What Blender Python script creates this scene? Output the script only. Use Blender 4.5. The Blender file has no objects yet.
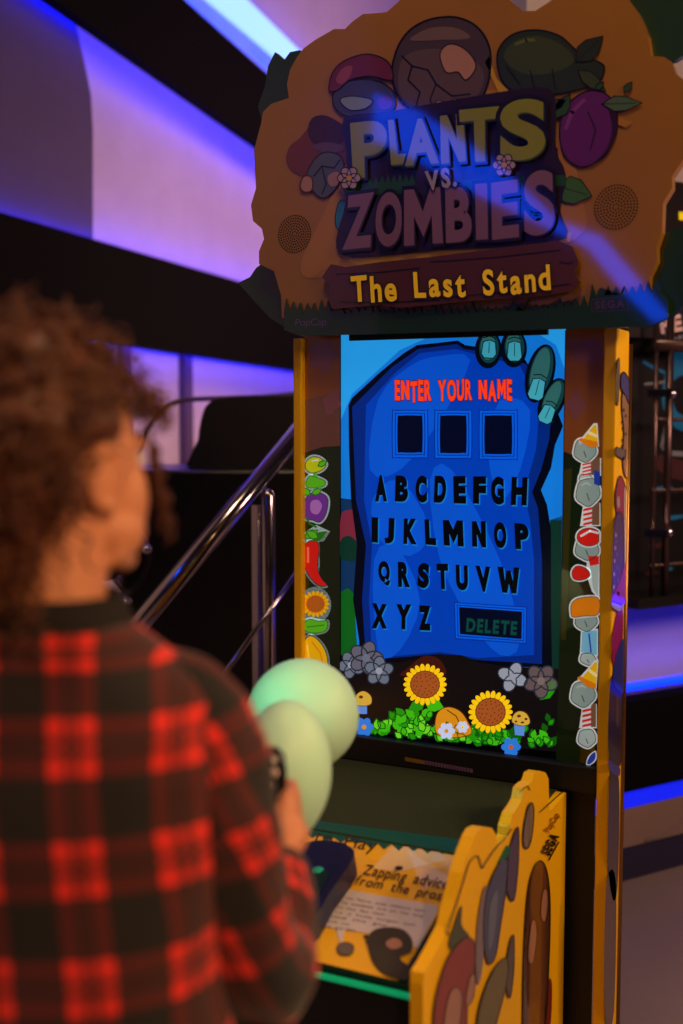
import bpy, bmesh, math, random
from mathutils import Vector, Matrix, geometry
random.seed(7)
S = bpy.context.scene
COL = S.collection

# ------------------------------------------------------------------ camera
FPX, CX, CY = 1200.0, 341.5, 512.0
CAM = Vector((.983, -2.470, 1.55))
FH = Vector((-.449, .893, 0)).normalized()            # heading on the ground
RT = Vector((FH.y, -FH.x, 0))
PITCH = math.atan(97 / 1200.0)
FW = (FH * math.cos(PITCH) + Vector((0, 0, -math.sin(PITCH)))).normalized()
UP = RT.cross(FW).normalized()
cd = bpy.data.cameras.new('camera'); cam = bpy.data.objects.new('camera', cd); COL.objects.link(cam)
cam.matrix_world = Matrix(((RT.x, UP.x, -FW.x, CAM.x), (RT.y, UP.y, -FW.y, CAM.y), (RT.z, UP.z, -FW.z, CAM.z), (0, 0, 0, 1)))
cd.sensor_fit = 'VERTICAL'; cd.sensor_height = 36; cd.lens = FPX / 1024 * 36; cd.clip_start = .05
cd.dof.use_dof = True; cd.dof.focus_distance = 2.75; cd.dof.aperture_fstop = 1.7
S.camera = cam

# ------------------------------------------------------------------ world, exposure
w = bpy.data.worlds.new('room_air'); S.world = w; w.use_nodes = True
w.node_tree.nodes['Background'].inputs[0].default_value = (.30, .26, .42, 1)
w.node_tree.nodes['Background'].inputs[1].default_value = .02
vs = S.view_settings; vs.view_transform = 'Standard'; vs.look = 'None'; vs.gamma = 1; vs.use_curve_mapping = False; vs.exposure = 0

# ------------------------------------------------------------------ lamps of the hall and added lights
def area(name, loc, to, size, power, color, sy=None):
    l = bpy.data.lights.new(name, 'AREA'); l.energy = power; l.color = color; l.size = size
    if sy: l.shape = 'RECTANGLE'; l.size_y = sy
    o = bpy.data.objects.new(name, l); COL.objects.link(o); o.location = loc
    o.rotation_euler = (Vector(to) - Vector(loc)).to_track_quat('-Z', 'Y').to_euler(); return o
area('warm_hall_lamp', (3.3, -1.35, 2.75), (.2, -1.0, 1.3), .5, 34, (1, .56, .25))
area('warm_side_lamp', (1.9, .05, 2.35), (.37, .05, 1.6), .3, 15, (1, .66, .28))
area('overhead_lamp', (.5, -1.5, 4.6), (.1, -.9, 0), .9, 42, (1, .66, .40))
area('pink_wall_lamp', (-.4, 4.4, 3.0), (-2.5, 2.7, 2.5), .6, 30, (1, .50, .38))
area('added_rose_light', (-.62, 2.35, 1.75), (-2.5, 3.0, 1.5), .25, 20, (1, .50, .42))  # added light hidden behind the cabinet, brightens the lower left wall
sl = bpy.data.lights.new('added_warm_spot', 'SPOT'); sl.energy = 230; sl.color = (1, .52, .24); sl.spot_size = math.radians(34); sl.spot_blend = .6; sl.shadow_soft_size = .12  # added spot out of view, narrowed to brighten the woman's back
so_ = bpy.data.objects.new('added_warm_spot', sl); COL.objects.link(so_); so_.location = (2.5, -3.0, 2.7); so_.rotation_euler = (Vector((.15, -1.6, 1.28)) - Vector((2.5, -3.0, 2.7))).to_track_quat('-Z', 'Y').to_euler()
tl = bpy.data.lights.new('added_teal_spot', 'SPOT'); tl.energy = 300; tl.color = (.05, 1, .60); tl.spot_size = math.radians(3.2); tl.spot_blend = .8; tl.shadow_soft_size = .08  # added spot out of view, makes the teal highlight on the rear balloon
to_ = bpy.data.objects.new('added_teal_spot', tl); COL.objects.link(to_); to_.location = (-.95, -3.0, 2.7); to_.rotation_euler = (Vector((.012, -.76, 1.08)) - Vector((-.95, -3.0, 2.7))).to_track_quat('-Z', 'Y').to_euler()
area('violet_ceiling_lamp', (0, 4.6, 3.4), (-2.5, 5.6, 4.8), .6, 30, (.55, .28, 1))
area('rose_floor_lamp', (2.7, .7, 2.0), (.7, 2.1, .5), .5, 24, (1, .55, .48))

# ------------------------------------------------------------------ measuring: a photo pixel seen on a real plane
def ray(x, y): return FW + RT * ((x - CX) / FPX) - UP * ((y - CY) / FPX)
def hit(x, y, P0, n):
    r = ray(x, y); return CAM + r * ((P0 - CAM).dot(n) / r.dot(n))
def onX(x, y, v): return hit(x, y, Vector((v, 0, 0)), Vector((1, 0, 0)))
def onY(x, y, v): return hit(x, y, Vector((0, v, 0)), Vector((0, -1, 0)))
def onZ(x, y, v): return hit(x, y, Vector((0, 0, v)), Vector((0, 0, 1)))

# ------------------------------------------------------------------ materials
def lin(c):
    f = lambda u: (u / 255 / 12.92) if u <= 10.3 else ((u / 255 + .055) / 1.055) ** 2.4
    return (f(c[0]), f(c[1]), f(c[2]), 1)
MATS = {}
def mat(name, c, rough=.5, metal=0, emit=0, vary=.12, scale=6, ior=1.45, coat=0, bump=0, bscale=60, ecol=None, sss=0, trans=0):
    if name in MATS: return MATS[name]
    m = bpy.data.materials.new(name); m.use_nodes = True; nt = m.node_tree; b = nt.nodes['Principled BSDF']
    tc = nt.nodes.new('ShaderNodeTexCoord'); no = nt.nodes.new('ShaderNodeTexNoise'); no.inputs['Scale'].default_value = scale
    no.inputs['Detail'].default_value = 4
    nt.links.new(tc.outputs['Object'], no.inputs['Vector'])
    mx = nt.nodes.new('ShaderNodeMix'); mx.data_type = 'RGBA'
    L = lin(c); k = 1 - vary; q = 1 + vary
    mx.inputs['A'].default_value = (L[0] * k, L[1] * k, L[2] * k, 1); mx.inputs['B'].default_value = (min(1, L[0] * q), min(1, L[1] * q), min(1, L[2] * q), 1)
    nt.links.new(no.outputs['Fac'], mx.inputs['Factor'])
    nt.links.new(mx.outputs['Result'], b.inputs['Base Color'])
    b.inputs['Roughness'].default_value = rough; b.inputs['Metallic'].default_value = metal; b.inputs['IOR'].default_value = ior
    if coat: b.inputs['Coat Weight'].default_value = coat; b.inputs['Coat Roughness'].default_value = .04; b.inputs['Coat IOR'].default_value = 1.8
    if emit:
        if ecol: b.inputs['Emission Color'].default_value = lin(ecol)
        else: nt.links.new(mx.outputs['Result'], b.inputs['Emission Color'])
        b.inputs['Emission Strength'].default_value = emit
    if sss: b.inputs['Subsurface Weight'].default_value = sss; b.inputs['Subsurface Radius'].default_value = (.05, .05, .04)
    if trans: b.inputs['Transmission Weight'].default_value = trans
    if bump:
        n2 = nt.nodes.new('ShaderNodeTexNoise'); n2.inputs['Scale'].default_value = bscale; n2.inputs['Detail'].default_value = 3
        nt.links.new(tc.outputs['Object'], n2.inputs['Vector'])
        bp = nt.nodes.new('ShaderNodeBump'); bp.inputs['Strength'].default_value = bump; bp.inputs['Distance'].default_value = .01
        nt.links.new(n2.outputs['Fac'], bp.inputs['Height']); nt.links.new(bp.outputs['Normal'], b.inputs['Normal'])
    MATS[name] = m; return m
def scr(name, c, k=1.0):       # a colour shown by the lit screen
    return mat('screen_' + name, c, rough=.25, emit=k*.84, vary=.10, scale=9, ecol=None) if name not in MATS else MATS['screen_' + name]
def ink(name, c):              # a printed colour under glossy laminate
    return mat('print_' + name, tuple(u*.84 for u in c) if c else 0, rough=.35, vary=.08, coat=1)

# ------------------------------------------------------------------ object helpers
def tag(o, label=None, cat=None, group=None, kind=None):
    if label: o['label'] = label
    if cat: o['category'] = cat
    if group: o['group'] = group
    if kind: o['kind'] = kind
    return o
def empty(name, loc, label, cat, group=None):
    o = bpy.data.objects.new(name, None); COL.objects.link(o); o.location = loc; o.empty_display_size = .1
    return tag(o, label, cat, group)
def link_mesh(name, me, parent=None, label=None):
    o = bpy.data.objects.new(name, me); COL.objects.link(o)
    if parent:
        o.parent = parent
        M = Matrix.Identity(4); p = parent
        while p: M = p.matrix_parent_inverse @ Matrix.Translation(p.location) @ M; p = p.parent
        o.matrix_parent_inverse = M.inverted()
    if label: o['label'] = label
    return o
class MB:
    """collects geometry in world coordinates and links it as one mesh object"""
    def __init__(s): s.v = []; s.f = []; s.mi = []; s.m = []; s.sm = []; s.uv = {}
    def mid(s, m):
        if m not in s.m: s.m.append(m)
        return s.m.index(m)
    def add(s, vs_, fs, m, smooth=False):
        o = len(s.v); s.v += [Vector(p) for p in vs_]; i = s.mid(m)
        for f in fs: s.f.append([o + k for k in f]); s.mi.append(i); s.sm.append(smooth)
        return s
    def box(s, a, b, m):
        x0, y0, z0 = [min(a[i], b[i]) for i in range(3)]; x1, y1, z1 = [max(a[i], b[i]) for i in range(3)]
        return s.add([(x0,y0,z0),(x1,y0,z0),(x1,y1,z0),(x0,y1,z0),(x0,y0,z1),(x1,y0,z1),(x1,y1,z1),(x0,y1,z1)],
              [(0,3,2,1),(4,5,6,7),(0,1,5,4),(1,2,6,5),(2,3,7,6),(3,0,4,7)], m)
    def obox(s, o, ax, ay, az, m):   # a corner and three edge vectors
        o = Vector(o); P = [o, o+ax, o+ax+ay, o+ay, o+az, o+ax+az, o+ax+ay+az, o+ay+az]
        return s.add(P, [(0,3,2,1),(4,5,6,7),(0,1,5,4),(1,2,6,5),(2,3,7,6),(3,0,4,7)], m)
    def prism(s, pts, vec, m, side=None):   # planar outline (3D) extruded by vec
        n = len(pts); vec = Vector(vec); A = [Vector(p) for p in pts]; B = [p + vec for p in A]
        T = geometry.tessellate_polygon([A])
        s.add(A, T, m); s.add(B, [tuple(reversed(t)) for t in T], m)
        s.add(A + B, [(i, (i+1) % n, n + (i+1) % n, n + i) for i in range(n)], side or m)
        return s
    def tube(s, pts, r, m, n=12, caps=True, closed=False):
        pts = [Vector(p) for p in pts]; rs = r if isinstance(r, (list, tuple)) else [r] * len(pts)
        V = []; F = []; up = None
        for i, p in enumerate(pts):
            if closed: t = pts[(i+1) % len(pts)] - pts[i-1]
            else: t = pts[min(i+1, len(pts)-1)] - pts[max(i-1, 0)]
            t.normalize()
            if up is None: up = t.orthogonal().normalized()
            up = (up - t * up.dot(t)).normalized(); sd = t.cross(up)
            for k in range(n):
                a = 2*math.pi*k/n; V.append(p + (up*math.cos(a) + sd*math.sin(a)) * rs[i])
        L = len(pts)
        for i in range(L if closed else L-1):
            j = (i+1) % L
            for k in range(n): F.append((i*n+k, i*n+(k+1)%n, j*n+(k+1)%n, j*n+k))
        if caps and not closed: F.append(tuple(reversed(range(n)))); F.append(tuple((L-1)*n+k for k in range(n)))
        return s.add(V, F, m, True)
    def ball(s, c, r, m, seg=24, rings=14, rot=None, fn=None):
        r = r if isinstance(r, (list, tuple)) else (r, r, r); V = []; F = []
        for i in range(rings+1):
            th = math.pi*i/rings
            for k in range(seg):
                a = 2*math.pi*k/seg; u = Vector((math.sin(th)*math.cos(a), math.sin(th)*math.sin(a), math.cos(th)))
                q = Vector((u.x*r[0], u.y*r[1], u.z*r[2]))
                if fn: q = fn(u, q)
                if rot: q = rot @ q
                V.append(Vector(c) + q)
        for i in range(rings):
            for k in range(seg): F.append((i*seg+k, (i+1)*seg+k, (i+1)*seg+(k+1)%seg, i*seg+(k+1)%seg))
        return s.add(V, F, m, True)
    def build(s, name, parent=None, label=None, bevel=0, weld=False):
        me = bpy.data.meshes.new(name); me.from_pydata([tuple(p) for p in s.v], [], s.f)
        for m in s.m: me.materials.append(m)
        for p, i, sm in zip(me.polygons, s.mi, s.sm): p.material_index = i; p.use_smooth = sm
        if s.uv:
            ul = me.uv_layers.new(name='UVMap')
            for lp in me.loops: ul.data[lp.index].uv = s.uv.get(lp.vertex_index, (0, 0))
        bm = bmesh.new(); bm.from_mesh(me)
        if weld: bmesh.ops.remove_doubles(bm, verts=bm.verts, dist=1e-5)
        if not getattr(s, 'flat', False): bmesh.ops.recalc_face_normals(bm, faces=bm.faces)
        bm.to_mesh(me); bm.free(); me.update()
        o = link_mesh(name, me, parent, label)
        if bevel:
            b = o.modifiers.new('bevel', 'BEVEL'); b.width = bevel; b.segments = 2; b.limit_method = 'ANGLE'
        return o

# ------------------------------------------------------------------ flat graphics printed or shown on a plane
GL = {}
CUT = {'M': [(0, 0), (0, 1), (.27, 1), (.5, .58), (.73, 1), (1, 1), (1, 0), (.74, 0), (.74, .52), (.5, .14), (.26, .52), (.26, 0)],
       'N': [(0, 0), (0, 1), (.3, 1), (.68, .46), (.68, 1), (1, 1), (1, 0), (.72, 0), (.32, .56), (.32, 0)],
       'W': [(0, 1), (.18, 0), (.38, 0), (.5, .42), (.62, 0), (.82, 0), (1, 1), (.78, 1), (.70, .42), (.58, .86), (.42, .86), (.30, .42), (.22, 1)]}
def glyph(ch, off):
    k = (ch, off)
    if k not in GL and ch in CUT and off >= .03:
        P_ = [Vector((x*(.95 if ch == 'W' else .78), y*.72)) for x, y in CUT[ch]]; e = off - .04; n = len(P_); out = []
        if sum(P_[i].x*P_[(i+1) % n].y - P_[(i+1) % n].x*P_[i].y for i in range(n)) > 0: P_.reverse()
        for i in range(n):
            a = (P_[i]-P_[i-1]).normalized(); b = (P_[(i+1) % n]-P_[i]).normalized(); na = Vector((-a.y, a.x)); nb = Vector((-b.y, b.x)); q = na+nb
            out.append(P_[i] + q*(e/max(.45, 1+na.dot(nb))))
        GL[k] = ([(p.x, p.y) for p in out], [tuple(t) for t in geometry.tessellate_polygon([[Vector((p.x, p.y, 0)) for p in out]])])
    if k not in GL:
        c = bpy.data.curves.new('t', 'FONT'); c.body = ch; c.size = 1; c.offset = off; c.resolution_u = 6; c.fill_mode = 'FRONT'
        o = bpy.data.objects.new('t', c); me = bpy.data.meshes.new_from_object(o)
        GL[k] = ([(v.co.x, v.co.y) for v in me.vertices], [tuple(p.vertices) for p in me.polygons])
        bpy.data.objects.remove(o); bpy.data.meshes.remove(me); bpy.data.curves.remove(c)
    return GL[k]
def bbox(vs_): xs = [v[0] for v in vs_]; ys = [v[1] for v in vs_]; return min(xs), max(xs), min(ys), max(ys)
def smooth(pts, k=5):
    n = len(pts); out = []
    for i in range(n):
        p0, p1, p2, p3 = pts[i-1], pts[i], pts[(i+1) % n], pts[(i+2) % n]
        for j in range(k):
            t = j/k
            out.append(tuple(.5*((2*p1[a]) + (-p0[a]+p2[a])*t + (2*p0[a]-5*p1[a]+4*p2[a]-p3[a])*t*t + (-p0[a]+3*p1[a]-3*p2[a]+p3[a])*t**3) for a in (0, 1)))
    return out
def ell(cx, cy, rx, ry, rot=0, n=28, lob=0, amp=0):
    out = []; ca, sa = math.cos(math.radians(rot)), math.sin(math.radians(rot))
    for i in range(n):
        a = 2*math.pi*i/n; k = 1 + (amp*math.cos(lob*a) if lob else 0)
        u, v = rx*k*math.cos(a), ry*k*math.sin(a); out.append((cx + u*ca - v*sa, cy + u*sa + v*ca))
    return out
EPS = .0005
class Art(MB):
    def __init__(s, P0, n):
        super().__init__(); s.P0 = Vector(P0); s.n = Vector(n).normalized(); s.flat = True
    def P(s, x, y, lay): return hit(x, y, s.P0 + s.n*EPS*lay, s.n)
    def flatadd(s, px, faces, m, lay):
        V = [s.P(x, y, lay) for x, y in px]; ff = []
        for f in faces:
            a, b, c = V[f[0]], V[f[1]], V[f[2]]
            ff.append(f if (b-a).cross(c-a).dot(s.n) > 0 else tuple(reversed(f)))
        s.add(V, ff, m)
    def poly(s, px, m, lay, edge=None, ew=1.2):
        T = geometry.tessellate_polygon([[Vector((x, y, 0)) for x, y in px]])
        s.flatadd(px, T, m, lay)
        if edge: s.stroke(px + [px[0]], ew, edge, lay + .5)
        return s
    def blob(s, px, m, lay, edge=None, ew=1.2): return s.poly(smooth(px), m, lay, edge, ew)
    def stroke(s, px, wd, m, lay):
        for i in range(len(px)-1):
            (x0, y0), (x1, y1) = px[i], px[i+1]; dx, dy = x1-x0, y1-y0; L = math.hypot(dx, dy)
            if L < 1e-4: continue
            e = min(.35*wd, .5*L) / L; x0 -= dx*e; y0 -= dy*e; x1 += dx*e; y1 += dy*e
            nx, ny = -dy/L*wd/2, dx/L*wd/2
            s.flatadd([(x0+nx, y0+ny), (x0-nx, y0-ny), (x1-nx, y1-ny), (x1+nx, y1+ny)], [(0, 1, 2, 3)], m, lay)
        return s
    def rect(s, x0, y0, x1, y1, m, lay): return s.poly([(x0, y0), (x1, y0), (x1, y1), (x0, y1)], m, lay)
    def letter(s, ch, q, m, lay, off=.03, out=None, oo=.06, shadow=None, sh=(0, 0)):
        """q = pixel corners: top-left, top-right, bottom-right, bottom-left of the letter"""
        V, Fc = glyph(ch, off); x0, x1, y0, y1 = bbox(V)
        def put(V, Fc, m, lay, dx=0, dy=0):
            px = []
            for x, y in V:
                u = (x-x0)/(x1-x0); v = (y1-y)/(y1-y0)
                t = [q[0][a]+(q[1][a]-q[0][a])*u for a in (0, 1)]; b = [q[3][a]+(q[2][a]-q[3][a])*u for a in (0, 1)]
                px.append((t[0]+(b[0]-t[0])*v+dx, t[1]+(b[1]-t[1])*v+dy))
            s.flatadd(px, Fc, m, lay)
        if out: V2, F2 = glyph(ch, off+oo); put(V2, F2, out, lay-.6)
        if shadow: put(V, Fc, shadow, lay-.3, *sh)
        put(V, Fc, m, lay)
    def line(s, txt, p0, p1, h, m, lay, off=.02, out=None, oo=.05, gap=.12, jit=0, shadow=None, sh=(0, 0), slant=0, fixed=None):
        """text filling the baseline p0-p1 (pixels), letters h pixels tall"""
        ws = []
        for ch in txt:
            if ch == ' ': ws.append(.45); continue
            x0, x1, _, _ = bbox(glyph(ch, off)[0]); ws.append(fixed if fixed else x1-x0)
        tot = sum(ws) + gap*(len(txt)-1); L = math.hypot(p1[0]-p0[0], p1[1]-p0[1]); k = L/tot
        ux, uy = (p1[0]-p0[0])/L, (p1[1]-p0[1])/L; cur = 0; nx, ny = uy, -ux
        capH = bbox(glyph('H', off)[0])[3]
        for ch, wd in zip(txt, ws):
            if ch != ' ':
                _, _, y0, y1 = bbox(glyph(ch, off)[0]); a = cur*k; b = (cur+wd)*k
                j = random.uniform(-jit, jit)*h; lo = y0/capH*h + j; hi = y1/capH*h + j + random.uniform(-jit, jit)*h*.5; r = random.uniform(-jit, jit)*h*.5
                def c(t, z): return (p0[0]+ux*t+nx*z+slant*z, p0[1]+uy*t+ny*z)
                s.letter(ch, [c(a, hi-r), c(b, hi+r), c(b, lo+r), c(a, lo-r)], m, lay, off, out, oo, shadow, sh)
            cur += wd + gap
        return s
    def flower(s, cx, cy, r, m, mc, lay, n=5, k=.55, edge=None, rot=0):
        for i in range(n):
            a = 2*math.pi*i/n + rot; s.poly(ell(cx+math.cos(a)*r*.58, cy+math.sin(a)*r*.58, r*k*.95, r*k*.7, math.degrees(a), 14), m, lay + .06*i, edge, r*.1)
        s.poly(ell(cx, cy, r*.3, r*.3, 0, 12), mc, lay+.9)
    def sunflower(s, cx, cy, r, pet, disc, dk, lay, n=20, seeds=None):
        s.poly(ell(cx, cy, r*.92, r*.88, 0, 30), dk, lay)
        for i in range(n):
            a = 2*math.pi*i/n; s.poly(ell(cx+math.cos(a)*r*.84, cy+math.sin(a)*r*.80, r*.2, r*.115, math.degrees(a), 12), pet, lay+.2)
        s.poly(ell(cx, cy, r*.71, r*.66, 0, 28), dk, lay+.4); s.poly(ell(cx, cy, r*.67, r*.62, 0, 28), disc, lay+.6)
        if seeds:
            for rr, q in ((.2, 5), (.4, 10), (.54, 15)):
                for i in range(q):
                    a = 2*math.pi*i/q+rr; s.poly(ell(cx+math.cos(a)*r*rr, cy+math.sin(a)*r*rr*.92, r*.035, r*.035, 0, 6), seeds, lay+.8)
    def leaf(s, x0, y0, x1, y1, wd, m, lay, edge=None, vein=None):
        dx, dy = x1-x0, y1-y0; nx, ny = -dy*wd, dx*wd
        P = [(x0, y0), (x0+dx*.3+nx*.85, y0+dy*.3+ny*.85), (x0+dx*.6+nx*.8, y0+dy*.6+ny*.8), (x1, y1), (x0+dx*.6-nx*.8, y0+dy*.6-ny*.8), (x0+dx*.3-nx*.85, y0+dy*.3-ny*.85)]
        s.poly(P, m, lay, edge, 1.0)
        if vein: s.stroke([(x0, y0), (x0+dx*.85, y0+dy*.85)], .8, vein, lay+.4)

def cutout(pts, k): # grows a closed outline away from its centre by k pixels
    cx = sum(p[0] for p in pts)/len(pts); cy = sum(p[1] for p in pts)/len(pts); out = []
    for x, y in pts:
        d = math.hypot(x-cx, y-cy) or 1; out.append((x+(x-cx)/d*k, y+(y-cy)/d*k))
    return out

# ================================================================== the hall
M_wall = mat('pale_wall_paint', (190, 180, 186), .7, bump=.05, bscale=25)
M_shadewall = mat('shaded_wall_tone', (72, 62, 104), .7, bump=.05)
M_black = mat('matt_black_laminate', (4, 4, 8), .85, ior=1.2)
M_floor = mat('grey_floor_tile', (138, 124, 128), .45, bump=.08, bscale=12, scale=3)
M_ceil = mat('ceiling_paint', (150, 140, 150), .8)
M_led = mat('blue_led', (0, 26, 255), .5, emit=24, vary=0)
M_led_soft = mat('blue_led_diffuser', (10, 30, 235), .5, emit=.9, vary=.02)
M_led_white = mat('ice_blue_led', (120, 165, 255), .5, emit=2.0, vary=0)
def struct(mb, name): return tag(mb.build(name), kind='structure')
struct(MB().box((-3.2, -5.4, -.1), (6.0, 9.0, 0), M_floor), 'floor')
struct(MB().box((-3.2, -5.4, 6.6), (6.0, 9.0, 6.7), M_ceil), 'ceiling')
struct(MB().box((-2.6, -5.2, 0), (-2.5, 8.6, 6.6), M_wall), 'wall_left')
struct(MB().box((-2.5, 8.5, 0), (5.6, 8.6, 6.6), M_wall), 'wall_back')
struct(MB().box((-2.6, -5.2, 0), (5.6, -5.1, 6.6), mat('dark_wall_paint', (60, 52, 66), .8)), 'wall_front')
# slanted blue light channel on the wall behind the photographer (it mirrors in the glossy marquee)
def mir(x, y, Yw=-5.04):
    P = onY(x, y, -.04); r = ray(x, y); r = Vector((r.x, -r.y, r.z)); return P + r*((Yw - P.y)/r.y)
up_ = [(255, 74), (296, 62), (334, 76), (420, 112), (500, 166), (560, 222), (600, 236), (640, 282), (672, 318)]
lo_ = [(262, 96), (300, 96), (350, 128), (420, 162), (480, 196), (548, 228), (588, 248), (622, 290), (654, 322)]
A_ = [mir(*q) for q in up_]; B_ = [mir(*q) for q in lo_]; m = MB()
for i in range(len(A_)-1): m.prism([A_[i], A_[i+1], B_[i+1], B_[i]], (0, -.03, 0), mat('blue_channel_glow', (0, 72, 255), .5, emit=5.6, vary=0))
tag(m.build('light_channel'), 'slanted blue light channel mirrored across the glossy marquee', 'light')
# added panel, shade on the wall put into its colour, bowed top edge
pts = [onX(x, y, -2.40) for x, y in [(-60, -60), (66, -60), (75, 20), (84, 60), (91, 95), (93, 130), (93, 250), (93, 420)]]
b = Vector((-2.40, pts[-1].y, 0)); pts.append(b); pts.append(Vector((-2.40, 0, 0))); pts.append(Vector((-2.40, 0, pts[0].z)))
struct(MB().prism(pts, (-.10, 0, 0), M_shadewall), 'added_shade_panel')
# black fascias carrying the hidden blue strips
def fascia(name, px, x=-2.27, th=.06):
    return struct(MB().prism([onX(a, b_, x) for a, b_ in px], (-th, 0, 0), M_black), name)
fascia('trim_2', [(-60, 194), (0, 212), (262, 288), (330, 308), (480, 352), (480, 398), (330, 376), (295, 370), (65, 335), (-60, 316)])
fascia('trim_3', [(-40, -66), (55, 0), (160, 74), (259, 144), (330, 194), (480, 302), (480, 244), (330, 116), (268, 74), (185, 0), (110, -70)])
def strip(name, px, x0, r, m, label, dz=0):
    P = [onX(a, b_, -2.30) for a, b_ in px]; P = [Vector((x0, p.y, p.z + dz)) for p in P]
    o = MB().tube(P, r, m, 8).build(name); return tag(o, label, 'led strip')
strip('led_strip', [(-60, 194), (0, 212), (262, 288), (330, 308)], -2.37, .012, M_led, 'blue led strip along the top of the long black fascia band', -.004)
strip('led_strip', [(40, 331), (65, 335), (295, 370), (330, 376)], -2.37, .012, M_led, 'blue led strip glowing under the long black fascia band', .03)
strip('led_strip', [(-40, -66), (55, 0), (160, 74), (259, 144), (330, 194)], -2.37, .012, M_led, 'blue led strip under the steep black beam at upper left', .03)
P = [onX(a, b_, -2.34) for a, b_ in [(120, -70), (205, -5), (272, 52), (330, 104)]]
Q = [onX(a, b_, -2.34) for a, b_ in [(150, -70), (246, -2), (297, 48), (350, 100)]]
m = MB()
for i in range(3): m.prism([P[i], P[i+1], Q[i+1], Q[i]], (-.03, 0, 0), M_led_white)
tag(m.build('light_channel'), 'bright icy blue slanted light channel above the steep black beam', 'light')
strip('led_strip', [(160, -70), (250, -4), (300, 44), (350, 92)], -2.40, .01, M_led, 'blue led strip on the upper side of the bright slanted light channel')
# conduits on the wall below the fascia
for (x, wdt) in ((125, .020), (187, .022)):
    a = onX(x, 338, -2.47); m = MB().box((-2.5, a.y-wdt*1.6, 0), (-2.46, a.y+wdt*1.6, a.z+.1), mat('violet_painted_metal', (84, 66, 96), .5))
    tag(m.build('wall_conduit'), 'flat vertical conduit on the left wall, ' + ('nearer the woman\'s head' if x == 125 else 'nearer the black seat back'), 'conduit')

# right side: platform, its lights and the low wall
FL = Vector((.064, 1.386, 0)); D = Vector((.534, .845, 0)).normalized(); N = Vector((.845, -.534, 0)).normalized()
Z = Vector((0, 0, 1))
def rbox(s0, s1, n0, n1, z0, z1, m, mb=None):
    mb = mb or MB(); return mb.obox(FL + D*s0 + N*n0 + Z*z0, D*(s1-s0), N*(n1-n0), Z*(z1-z0), m)
M_riser = mat('taupe_riser_panel', (128, 108, 104), .5, bump=.05)
struct(rbox(-.18, 4.5, -.3, -.012, 0, .118, mat('navy_kick_board', (36, 34, 66), .5)), 'trim_4')
struct(rbox(-.18, 4.5, -.3, 0, .12, .25, M_riser), 'trim_5')
tag(rbox(-.18, 4.5, -.05, -.004, .252, .315, M_led_soft).build('led_strip'), 'wide blue led strip along the top of the low taupe riser', 'led strip')
struct(rbox(-.18, 4.5, -.06, .02, .317, .615, M_black), 'trim_6')
struct(rbox(-.18, 4.5, -.3, -.062, .252, .56, M_riser), 'trim_7')
struct(rbox(-.18, 4.5, -.42, -.30, 0, 6.6, M_wall), 'wall_right')
tag(rbox(-.16, 4.4, -.20, -.15, .600, .612, mat('blue_led_thin', (0, 26, 255), .5, emit=8, vary=0)).build('led_strip'), 'thin blue led strip washing the wall above the black band', 'led strip')
m = MB(); gcy = mat('grey_cable', (120, 104, 110), .5)
m.tube([FL + D*s + N*.004 + Z*z for s, z in [(.12, .13), (.20, .135), (.28, .16), (.40, .20), (.55, .22), (.8, .23)]], .004, gcy, 8)
tag(m.build('cable'), 'thin grey cable curving along the taupe riser panel', 'cable')

# caged game booth at the right edge
M_tube = mat('rosy_steel_tube', (104, 84, 88), .3, .9)
g = empty('game_booth', FL + D*.6, 'dark game booth in a steel tube cage with blue picture panel at right edge', 'arcade machine')
rbox(.02, 1.5, -.30, -.12, .93, 2.0, mat('booth_black', (20, 19, 20), .4)).build('booth_panel', g)
a = Art(FL + N*-.118, N)
c1 = mat('booth_blue', (14, 90, 130), .5, emit=.25); c2 = mat('booth_grey', (110, 112, 118), .5, emit=.12); c3 = mat('booth_maroon', (60, 24, 30), .5, emit=.1)
a.blob([(668, 362), (676, 352), (700, 350), (720, 380), (712, 425), (690, 432), (672, 425), (662, 400)], c1, 1)
a.blob([(672, 385), (684, 375), (704, 380), (706, 408), (690, 416), (676, 410)], mat('booth_black', 0), 2)
a.stroke([(644, 362), (654, 368), (668, 374)], 3, c1, 2); a.stroke([(645, 384), (658, 383), (668, 381)], 2.4, c2, 3)
a.stroke([(672, 392), (667, 404), (667, 416)], 2.5, c1, 3)
a.stroke([(667, 424), (663, 446), (668, 453), (684, 454), (700, 448)], 5, c2, 3)
a.blob([(660, 455), (690, 462), (720, 460), (716, 478), (680, 480), (658, 470)], c3, 1)
for q in range(8):
    x = random.uniform(650, 690); y = random.uniform(470, 590); a.poly(ell(x, y, random.uniform(5, 12), 2, -8), c3 if q % 2 else c1, 1+q*.1)
a.build('picture_panel', g)
rbox(.02, 1.5, -.12, -.02, 1.80, 1.93, mat('booth_header', (26, 20, 26), .4)).build('header_board', g)
a = Art(FL + N*-.018, N); wt = mat('header_white', (196, 158, 150), .5, emit=.25); cy = mat('header_cyan', (40, 150, 190), .5, emit=.35)
a.line('PEA', (661, 333), (701, 327), 16, wt, 2, off=.05); a.line('WITH', (671, 345), (704, 340), 8, mat('header_grey', (120, 122, 130), .5, emit=.2), 2, off=.03)
a.build('header_lettering', g)
rbox(.10, 1.2, -.1, -.06, 1.94, 2.32, mat('booth_header', 0)).build('top_board', g)
a = Art(FL + N*-.058, N)
a.blob([(670, 284), (676, 272), (684, 266), (700, 270), (700, 300), (684, 303), (676, 298)], cy, 2)
a.build('top_picture', g)
a = Art(FL + N*-.058, N); a.rect(679, 212, 700, 220, mat('header_yellow', (220, 190, 20), .5, emit=.5), 2); a.build('yellow_marking', g)
def rt(s, z, n=.03): return FL + D*s + N*n + Z*z
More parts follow.
